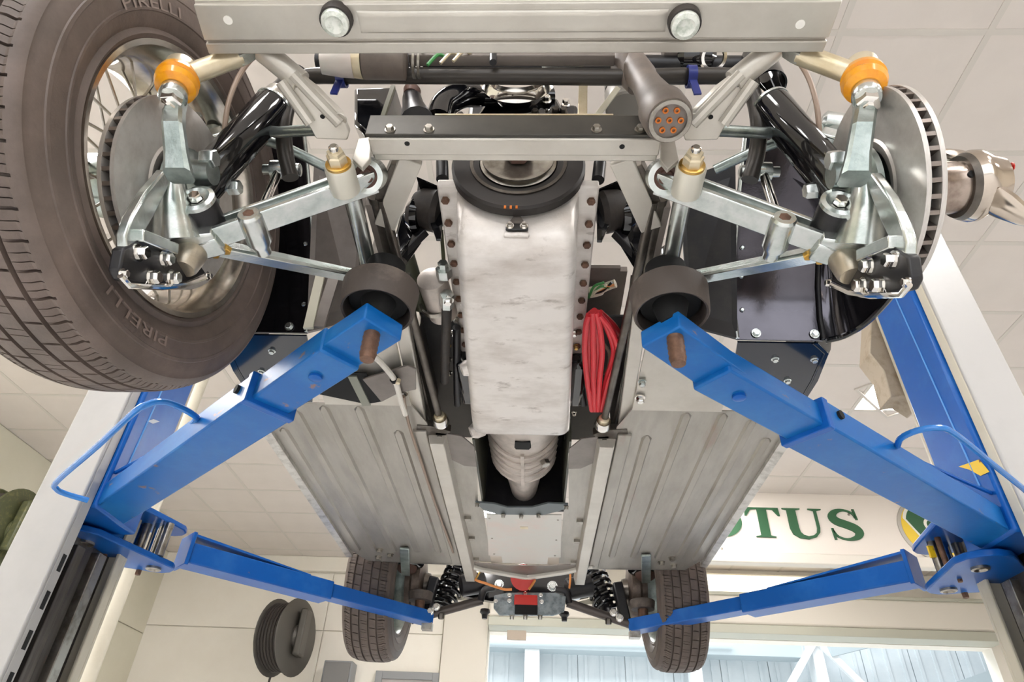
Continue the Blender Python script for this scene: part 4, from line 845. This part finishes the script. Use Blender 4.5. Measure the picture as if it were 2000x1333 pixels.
P('engine_side_cover', B().box((0.115, 1.22, 1.54), (0.15, 1.40, 1.66)), BLACK, eb, bevel=0.01)

for s in (-1, 1):
    P('ceiling_mask_plate', B().box((min(s * 0.12, s * 0.235), 1.16 if s > 0 else 1.10, 1.64), (max(s * 0.12, s * 0.235), 1.75, 1.645)), SATIN)  # dark plate added to block the bright ceiling beside the sump
    P('mask_plate_wall', B().box((min(s * 0.23, s * 0.236), 1.16, 1.53), (max(s * 0.23, s * 0.236), 1.50, 1.64)), DKSTEEL)

# ---- red cables looped beside the sump, wiring plug
for k in range(7):
    e = k - 3
    pts = [(1150 + k * 3.5, 606 + abs(e) * 3), (1144 + k * 7 + (8 if k > 4 else 0), 640 + k), (1142 + k * 8.5 + (14 if k > 4 else 0), 690), (1147 + k * 6 + (6 if k > 4 else 0), 745), (1156 + k * 3.2, 802)]
    P('red_cable', B().tube(curve([at(u, v, z=1.52 + (0.010 if k % 2 else 0.0)) for u, v in pts], 6), 0.0062, 10), RED)
for k in range(3): P('red_cable', B().tube(curve([at(1160 + 6 * k, 610, z=1.54), at(1190 + 6 * k, 640, z=1.545), at(1200 + 7 * k, 668, z=1.55)], 5), 0.0062, 10), RED)
P('copper_loop', B().tube(curve([at(1177, 670, z=1.55), at(1190, 690, z=1.55), at(1188, 720, z=1.55), at(1178, 730, z=1.55)], 5), 0.004, 8), BROWNH)
wl_ = P('wiring_plug', B().tube(curve([at(1152, 572, z=1.6), at(1168, 568, z=1.6), at(1185, 560, z=1.6), at(1202, 554, z=1.6)], 4), [0.012] * 6 + [0.009] * 7, 10), PALEW)
for k, m_ in enumerate((GREENW, PALEW, GREENW, SATIN, ORW)):
    P('loose_wire', B().tube(curve([at(1150 + 4 * k, 582 - 3 * k, z=1.59), at(1160 + 6 * k, 560 + 8 * (k % 2), z=1.585), at(1180 + 5 * k, 552 + 5 * (k % 3), z=1.585)], 4), 0.0028, 6), m_, wl_)
P('loom_ledge', B().box(tuple(at(1140, 545, z=1.66)), tuple(at(1212, 521, z=1.665) + V((0, 0, 0.004)))), GREYP)
P('loom_ledge', B().box(tuple(at(1140, 660, z=1.70)), tuple(at(1225, 524, z=1.71) + V((0, 0, 0.004)))), GREYP)

# ---- longitudinal chassis members
for s in (-1, 1):
    P('chassis_tube', B().tube([R(s, 1290, 385, z=1.53), R(s, 1262, 520, z=1.53), R(s, 1240, 620, z=1.535)], 0.0125, 16), DKSTEEL)
    P('chassis_side_plate', B().beam(R(s, 1300, 385, z=1.545), R(s, 1262, 560, z=1.545), 0.012, 0.05), GREYP, bevel=0.001)
    rl = P('chassis_rail', B().beam(R(s, 1254, 560, z=1.535), R(s, 1216, 832, z=1.535), 0.03, 0.05), SILVER, bevel=0.003)
    P('rail_inner_flange', B().beam(R(s, 1238, 560, z=1.55), R(s, 1203, 835, z=1.55), 0.008, 0.06), DKSTEEL, rl)
    tr_ = P('torsion_rod', B().tube([R(s, 1276, 392, z=1.522), R(s, 1181, 818, z=1.508)], 0.0085, 14), DKSTEEL)
    e0 = R(s, 1179, 822, z=1.505); dr_ = (R(s, 1181, 818, z=1.508) - R(s, 1276, 392, z=1.522)).normalized()
    P('cream_bush', B().lathe([(-0.012, 0.010), (-0.01, 0.013), (0.012, 0.014), (0.014, 0.011)], e0, dr_, 20), CREAM, tr_)
    P('chrome_cup', B().ring([(0.0, 0.017), (0.022, 0.021), (0.03, 0.018), (0.03, 0.008), (0.01, 0.012)], e0, dr_, 24), CHROME, tr_)
    P('rod_bracket', B().prism([R(s, u, v, z=1.497) for u, v in ((1158, 850), (1185, 842), (1225, 840), (1228, 858), (1175, 862))], (0, 0, 0.02)), DKSTEEL, bevel=0.001)
    bolt(rl, R(s, 1180, 862, z=1.495), (0, 0, -1), 0.008, 0.01, CHROME)

# ---- glossy black bulkhead and wheel-arch panels
for s in (-1, 1):
    zt = 1.80; ks = (0, 0.15, 0.35, 0.55, 0.75, 0.9, 1.0)
    def arch(x, y, k): return V((s * x, y - 0.04 * k - 0.22 * k * k, 1.501 + 0.30 * k))
    bp_ = P('bulkhead_panel', B().sheet([[arch(0.437 + (0.606 - 0.437) * q / 4, 1.056, k) for q in range(5)] for k in ks], 0.005, (0, 1, 0.2)), PANELB)
    P('edge_seam', B().tube([arch(0.437, 1.053, k) for k in ks], 0.004, 8), ZINC, bp_)
    for k in (0.2, 0.4, 0.55, 0.7): P('rivet', B().lathe([(0, 0.005), (0.003, 0.003)], arch(0.452, 1.053, k), (0, -1, -0.4), 10), ZINC, bp_)
    for x_ in (0.475, 0.59): bolt(bp_, arch(x_, 1.053, 0.04), (0, -1, -0.3), 0.007, 0.006, ZINC)
    P('footwell_side', B().prism([V((s * 0.335, 1.03, 1.515)), V((s * 0.437, 1.054, 1.502)), V((s * 0.432, 0.85, zt)), V((s * 0.33, 0.90, zt))], (0, 0.006, 0)), GREYP if s < 0 else SATIN)
    P('footwell_inner', B().prism([V((s * 0.335, 1.03, 1.515)), V((s * 0.285, 0.985, 1.535)), V((s * 0.285, 0.985, zt - 0.12)), V((s * 0.33, 1.03, zt - 0.05))], (s * 0.004, 0.004, 0)), BLACK)
    for u, v in ((1342, 465), (1382, 476)): bolt(bp_, R(s, u, v, y=1.02), (0, -1, 0), 0.008, 0.006, ZINC)
    plan = curve([(0.606, 1.052, 0), (0.636, 1.035, 0), (0.660, 0.995, 0), (0.672, 0.935, 0), (0.676, 0.86, 0)], 5)
    rows = [[V((s * (p.x - (0.02 * k + 0.16 * k * k) * q / (len(plan) - 1)), p.y - (0.04 * k + 0.22 * k * k) * (1 - q / (len(plan) - 1)), 1.499 + k * 0.30)) for q, p in enumerate(plan)] for k in ks]
    P('arch_liner', B().sheet(rows, 0.004, (s, 0.3, 0)), PANELB)
    P('panel_joint', B().tube([arch(0.606, 1.052, k) for k in ks], 0.005, 8), SATIN)
    P('arch_rim', B().tube([V((s * (p.x + 0.002), p.y, 1.497)) for p in plan], 0.006, 8), BLACK)
    # outer body skin curving behind the arch down to the sill
    rows = []
    for k, (dz, dx_) in enumerate(((0, -0.012), (0.012, 0.004), (0.05, 0.016), (0.14, 0.022), (0.3, 0.016))):
        rows.append([V((s * (x + dx_), y, 1.499 + dz)) for x, y in ((0.60, 1.066), (0.635, 1.10), (0.645, 1.2), (0.648, 1.34))])
    P('body_skin', B().sheet(rows, 0.003, (-s, 0, 0)), NAVYB)
    P('skin_underside', B().prism([V((s * x, y, 1.50)) for x, y in ((0.44, 1.066), (0.60, 1.066), (0.632, 1.10), (0.645, 1.2), (0.645, 1.33), (0.50, 1.33), (0.46, 1.2))], (0, 0, 0.004)), NAVYB)
    for x_, y_ in ((0.53, 1.12), (0.58, 1.2), (0.61, 1.12)): bolt(car, V((s * x_, y_, 1.50)), (0, 0, -1), 0.006, 0.006, ZINC)
    P('toe_board', B().prism([V((s * 0.262, 1.335, 1.498)), V((s * 0.47, 1.335, 1.498)), V((s * 0.46, 1.20, 1.508)), V((s * 0.40, 1.09, 1.52)), V((s * 0.265, 1.06, 1.525))], (0, 0, 0.006)), SILVER)
    bolt(car, R(s, 1254, 745, z=1.505), (0, 0, -1), 0.007, 0.01, ZINC); bolt(car, R(s, 1250, 776, z=1.50), (0, 0, -1), 0.009, 0.012, CHROME)
P('stay_strip', B().beam(at(629, 525, y=0.96), at(602, 642, y=0.96), 0.018, 0.006, (0, 1, 0)), PALEW)
P('stay_strip', B().beam(at(655, 535, y=0.965), at(622, 640, y=0.965), 0.022, 0.006, (0, 1, 0)), GREYP)
P('left_footwell_plate', B().prism([at(u, v, z=1.487) for u, v in ((708, 742), (796, 715), (812, 722), (812, 762), (780, 768), (745, 786))], (0, 0, 0.005)), GREYP, bevel=0.001)
P('left_olive_strap', B().beam(at(688, 735, z=1.492), at(716, 792, z=1.492), 0.02, 0.004), mat('olive_strap', '#85867a', 0.2, 0.4))
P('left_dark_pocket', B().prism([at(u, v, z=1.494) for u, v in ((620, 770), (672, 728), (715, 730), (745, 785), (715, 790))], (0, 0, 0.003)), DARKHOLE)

# ---- ribbed floor pans either side of the tunnel
for s in (-1, 1):
    fp2 = P('floor_pan', B().prism([V((s * x, y, 1.50)) for x, y in ((0.235, 1.42), (0.262, 1.335), (0.56, 1.335), (0.652, 1.45), (0.648, 2.36), (0.60, 2.50), (0.235, 2.52))], (0, 0, 0.004)), FLOORPAN)
    for x_, y0_ in ((0.315, 1.46), (0.392, 1.345), (0.478, 1.345), (0.552, 1.37), (0.612, 1.46)):
        b = B(); pr_ = [(-0.013, 0.0), (-0.008, -0.007), (0.008, -0.007), (0.013, 0.0)]
        b.loft([[V((s * x_ + a * k, y, 1.5005 + c * k)) for a, c in pr_] for y, k in ((y0_, 0.3), (y0_ + 0.012, 1), (2.36, 1), (2.38, 0.3))])
        P('pressed_rib', b, FLOORPAN, fp2)
    P('floor_rail', B().loft([[V((s * x, y, z)) for x, z in ((0.190, 1.503), (0.196, 1.470), (0.232, 1.470), (0.240, 1.503))] for y in (1.475, 2.62)]), SILVER, bevel=0.002)
    P('floor_step', B().box((min(s * 0.24, s * 0.275), 1.45, 1.490), (max(s * 0.24, s * 0.275), 2.48, 1.503)), FLOORPAN, fp2, bevel=0.003)
    P('sill', B().loft([[V((s * x, y, z)) for x, z in ((0.642, 1.490), (0.664, 1.486), (0.676, 1.52), (0.674, 1.62), (0.642, 1.62))] for y in (1.33, 2.42)]), mat('sill_silver', '#c9c6bf', 0.6, 0.3, '#9a958d', 30, 0.45, 0.7))
    P('rear_closing_panel', B().prism([V((s * x, 2.50, z)) for x, z in ((0.24, 1.50), (0.60, 1.50), (0.62, 1.62), (0.24, 1.62))], (0, 0.004, 0)), SATIN)
    for x_, y_ in ((0.50, 2.41), (0.55, 2.44), (0.53, 2.36)): bolt(fp2, V((s * x_, y_, 1.50)), (0, 0, -1), 0.010, 0.01, STEEL)
# tunnel underside around the gearbox
for s in (-1, 1):
    P('tunnel_side_strip', B().prism([V((s * x, y, 1.499)) for x, y in ((0.122, 1.56), (0.195, 1.62), (0.195, 2.46), (0.128, 2.46), (0.126, 1.95), (0.140, 1.92))], (0, 0, 0.004)), FLOORPAN)
    P('tunnel_mouth_plate', B().prism([R(s, u, v, z=1.497) for u, v in ((1112, 878), (1136, 858), (1190, 852), (1182, 880), (1160, 905), (1135, 916), (1110, 917))], (0, 0, 0.004)), GREYP, bevel=0.001)
    P('tunnel_wall', B().box((min(s * 0.122, s * 0.128), 1.50, 1.50), (max(s * 0.122, s * 0.128), 1.95, 1.72)), mat('tunnel_olive', '#4a4a3e', 0.1, 0.4, '#33332c', 8, 0.4, 0.7))
    for y_ in (2.02, 2.20, 2.42): P('strip_clip', B().box((min(s * 0.17, s * 0.19), y_, 1.49), (max(s * 0.17, s * 0.19), y_ + 0.02, 1.50)), STEEL)
P('tunnel_end', B().box((-0.128, 1.955, 1.50), (0.128, 1.965, 1.73)), SATIN)
P('tunnel_roof', B().box((-0.128, 1.50, 1.72), (0.128, 1.96, 1.73)), SATIN)
gb = P('gearbox', B().loft([[V((0 + w_ * math.cos(a), y_, zc_ + h_ * math.sin(a))) for a in [q * math.pi / 12 for q in range(24)]] for y_, w_, h_, zc_ in ((1.40, 0.125, 0.10, 1.60), (1.50, 0.118, 0.095, 1.60), (1.545, 0.112, 0.092, 1.60), (1.61, 0.090, 0.088, 1.60), (1.72, 0.086, 0.085, 1.595), (1.78, 0.082, 0.08, 1.59), (1.80, 0.060, 0.072, 1.585), (1.90, 0.048, 0.06, 1.58), (1.97, 0.042, 0.05, 1.58))]), CASTD)
for k in range(5):
    y_ = 1.625 + k * 0.038; r_ = 0.094 - k * 0.0012
    P('casting_rib', B().tube([V((r_ * 1.02 * math.cos(a), y_ + 0.018 * math.cos(a) ** 2 * -1, 1.60 + r_ * 0.94 * math.sin(a))) for a in [math.pi * (1.05 + q * 0.9 / 12) for q in range(13)]], 0.0075, 8), CASTD, gb)
P('centre_rib', B().beam(V((0, 1.60, 1.511)), V((0, 1.80, 1.511)), 0.010, 0.012), CASTD, gb)
P('window_slot', B().prism([V((x, y, 1.503)) for x, y in ((-0.018, 1.515), (0.022, 1.515), (0.024, 1.545), (0.018, 1.556), (-0.016, 1.556), (-0.02, 1.545))], (0, 0.004, 0.012)), DARKHOLE, gb)
P('drain_plug', B().hexa(V((0.060, 1.66, 1.522)), (0.4, 0, -0.9), 0.014, 0.014), STEEL, gb)
P('bellhousing_lip', B().box((-0.12, 1.395, 1.50), (0.12, 1.455, 1.53)), GREYP, gb, bevel=0.006)
gm = P('gearbox_support', B().prism([at(u, v, z=1.492) for u, v in ((928, 982), (965, 985), (990, 992), (1040, 992), (1070, 984), (1110, 986), (1110, 992), (1090, 1000), (1060, 1007), (975, 1006), (945, 998))], (0, 0, 0.006)), mat('support_steel', '#5f6668', 0.4, 0.4), bevel=0.001)
for u, v in ((983, 1006), (1018, 1008), (1052, 1006), (932, 985), (1106, 990)): bolt(gm, at(u, v, z=1.490), (0, 0, -1), 0.006, 0.008, STEEL)
cp = P('tunnel_cover', B().prism([V((x, y, 1.495)) for x, y in ((-0.118, 1.99), (0.120, 1.98), (0.132, 2.38), (0.085, 2.385), (0.085, 2.46), (-0.085, 2.46), (-0.085, 2.385), (-0.132, 2.38))], (0, 0, 0.004)), PATCH, bevel=0.001, label='pale tunnel cover plate')
P('part_tag', B().box((-0.012, 2.085, 1.4935), (0.014, 2.105, 1.495)), CREAM, cp)
for x in (-0.11, 0.11): 
    for y in (2.02, 2.2, 2.36): P('rivet', B().lathe([(0, 0.004), (0.002, 0.003)], V((x, y, 1.495)), (0, 0, -1), 8), STEEL, cp)
P('rear_valance', B().prism([at(u, v, z=1.497) for u, v in ((900, 1098), (990, 1106), (1075, 1106), (1165, 1100), (1150, 1112), (1030, 1124), (925, 1112))], (0, 0, 0.004)), GREYP)
P('vee_lip', B().tube([at(905, 1101, z=1.494), at(940, 1112, z=1.494), at(1030, 1128, z=1.494), at(1110, 1116, z=1.494), at(1158, 1104, z=1.494)], 0.012, 10), mat('lip_pale', '#cfcbc2', 0.3, 0.35))
P('red_cover', B().lathe([(0, 0.05), (0.01, 0.05)], at(1022, 1128, y=2.62), (0, -1, -0.4), 24), REDP)
# white conduit and brown pipe along the left floor
cdt = P('white_conduit', B().tube(curve([at(u, v, z=1.478) for u, v in ((718, 688), (735, 700), (752, 718), (772, 745), (782, 780), (792, 810))], 5), 0.0065, 10), WHITEH)
P('cable_tie', B().ring([(-0.004, 0.009), (0.004, 0.009), (0.004, 0.0065), (-0.004, 0.0065)], at(770, 742, z=1.478), (0.3, 1, 0), 14), DARKHOLE, cdt)
P('cable_clip', B().lathe([(0, 0.006), (0.01, 0.005)], at(778, 742, z=1.478), (0, 0, -1), 10), CREAM, cdt)
P('brown_pipe', B().tube(curve([at(u, v, z=1.482) for u, v in ((788, 775), (795, 815), (808, 860), (825, 910), (850, 985), (885, 1080))], 5), 0.004, 8), BROWNH)

# ---- rear suspension and wheels
YR = 2.80
for s in (-1, 1):
    rc = V((s * 0.595, YR, 1.512)); axr = V((s, 0, 0.03)).normalized()
    t_ = P('rear_wheel', tyre_mesh(rc, axr, 0.305, 0.095, 0.195, 52, 0.078), TYRED)
    P('wheel_rim', B().ring([(-0.075, 0.197), (-0.082, 0.195), (-0.07, 0.186), (0.0, 0.175), (0.07, 0.186), (0.07, 0.197)], rc, axr, 48), ZINCD, t_)
    P('wheel_disc', B().lathe([(0.03, 0.18), (0.0, 0.12), (0.01, 0.05), (0.01, 0.0)], rc, axr, 40), ZINCD, t_)
    dm = P('brake_drum', B().lathe([(-0.10, 0.045), (-0.095, 0.085), (-0.09, 0.115), (-0.06, 0.118), (-0.05, 0.11), (-0.03, 0.11)], V((s * 0.52, YR, 1.512)), (s, 0, 0), 40), mat('drum_brown', '#564a42', 0.4, 0.5, '#75665a', 25, 0.45, 0.7))
    P('drum_hub', B().lathe([(-0.125, 0.02), (-0.12, 0.05), (-0.10, 0.055)], V((s * 0.52, YR, 1.50)), (s, 0, 0), 28), DKSTEEL, dm)
    P('hub_carrier', B().beam(R(s, 1205, 1140, y=2.74), R(s, 1222, 1215, y=2.74), 0.04, 0.05), SATIN, dm, bevel=0.006)
    a, c = R(s, 1108, 1178, y=2.70), R(s, 1248, 1226, y=2.70)
    ta = P('rear_lower_arm', B().tube([a, c], 0.017, 14), mat('arm_darkgrey', '#4f4844', 0.5, 0.4))
    P('arm_pivot', B().tube(curve([R(s, 1085, 1152, y=2.69), R(s, 1105, 1158, y=2.69), R(s, 1112, 1180, y=2.69)], 4), 0.014, 12), SATIN, ta)
    P('arm_nut', B().lathe([(0, 0.018), (0.012, 0.02), (0.02, 0.012), (0.035, 0.01)], R(s, 1102, 1196, y=2.69), (0.0, 0, -1), 8), SATIN, ta)
    P('arm_bolt', B().hexa(R(s, 1188, 1210, y=2.69), (0, 0, -1), 0.012, 0.02), DKSTEEL, ta)
    for u, v in ((1198, 1198), (1210, 1208)): bolt(ta, R(s, u, v, y=2.66), (0, -1, 0), 0.011, 0.015, CHROME)
    a, c = R(s, 1158, 1118, y=2.86), R(s, 1192, 1200, y=2.80); n_ = 90
    ax_ = c - a; fx, fy, fd = frame(ax_)
    P('coil_spring', B().tube([a + ax_ * (k / n_) + (fx * math.cos(k * 0.45) + fy * math.sin(k * 0.45)) * 0.05 for k in range(n_)], 0.0085, 8), BLACK)
    P('rear_damper', B().tube([a, c], 0.03, 16), SATIN)
    bs_ = P('bump_bracket', B().lathe([(0, 0.045), (0.01, 0.062), (0.05, 0.06), (0.06, 0.05)], R(s, 1258, 1118, z=1.53), (0, 0.2, 1), 28), BLACK)
    P('bump_disc', B().lathe([(0, 0.03), (0.006, 0.042), (0.012, 0.042)], R(s, 1262, 1125, z=1.52), (0, 0.5, 1), 24), BROWN, bs_)
    P('bump_strap', B().beam(R(s, 1262, 1085, z=1.49), R(s, 1262, 1138, z=1.49), 0.034, 0.008), ZINCD, bs_, bevel=0.002)
    P('black_motor', B().lathe([(-0.05, 0.035), (-0.045, 0.042), (0.05, 0.042), (0.055, 0.03)], R(s, 1130, 1148, y=2.72), (1, 0.2, 0.25), 24), SATIN)
    P('pale_shim', B().prism([R(s, u, v, y=2.83) for u, v in ((1130, 1176), (1160, 1168), (1166, 1180), (1140, 1182))], (0, 0.004, 0)), PALEW)
P('rear_subframe', B().prism([at(u, v, y=2.78) for u, v in ((915, 1112), (1030, 1130), (1145, 1112), (1150, 1165), (1100, 1175), (960, 1175), (905, 1165))], (0, 0.03, 0)), BLACK)
bolt(car, at(975, 1142, y=2.775), (0, -1, 0), 0.014, 0.01, ZINC); bolt(car, at(1079, 1146, y=2.775), (0, -1, 0), 0.016, 0.01, ZINC)
df = P('differential_plate', B().prism([at(u, v, y=2.66) for u, v in ((965, 1164), (990, 1158), (1085, 1158), (1106, 1166), (1102, 1196), (1080, 1203), (975, 1202), (964, 1188))], (0, 0.012, 0)), mat('galvanised', '#8f979b', 0.85, 0.35, '#5f676b', 40, 0.4, 0.7), bevel=0.002)
P('red_housing', B().box(tuple(at(1004, 1182, y=2.650)), tuple(at(1050, 1164, y=2.658))), REDP, df, bevel=0.003)
P('black_housing', B().box(tuple(at(1005, 1200, y=2.650)), tuple(at(1050, 1183, y=2.658))), DARKHOLE, df, bevel=0.003)
for u, v in ((995, 1163), (1026, 1160), (1056, 1163), (995, 1174), (1058, 1176), (968, 1175)): bolt(df, at(u, v, y=2.66), (0, -1, 0), 0.006, 0.008, CHROME)
for u in (1000, 1026, 1055): bolt(df, at(u, 1203, y=2.665), (0, 0, -1), 0.008, 0.012, STEEL)
P('orange_wire', B().tube(curve([at(u, v, y=2.60) for u, v in ((918, 1124), (930, 1134), (948, 1140), (965, 1146), (985, 1152), (1000, 1152))], 4), 0.005, 6), ORW)
P('orange_wire', B().tube(curve([at(u, v, y=2.60) for u, v in ((1045, 1134), (1040, 1142), (1033, 1152))], 4), 0.005, 6), ORW)
P('orange_wire', B().tube(curve([at(u, v, y=2.60) for u, v in ((940, 1112), (935, 1122), (928, 1134))], 4), 0.004, 6), BRASS)
P('brake_pipe', B().tube(curve([at(u, v, y=2.58) for u, v in ((1113, 1112), (1114, 1130), (1112, 1150))], 4), 0.004, 6), ORW)
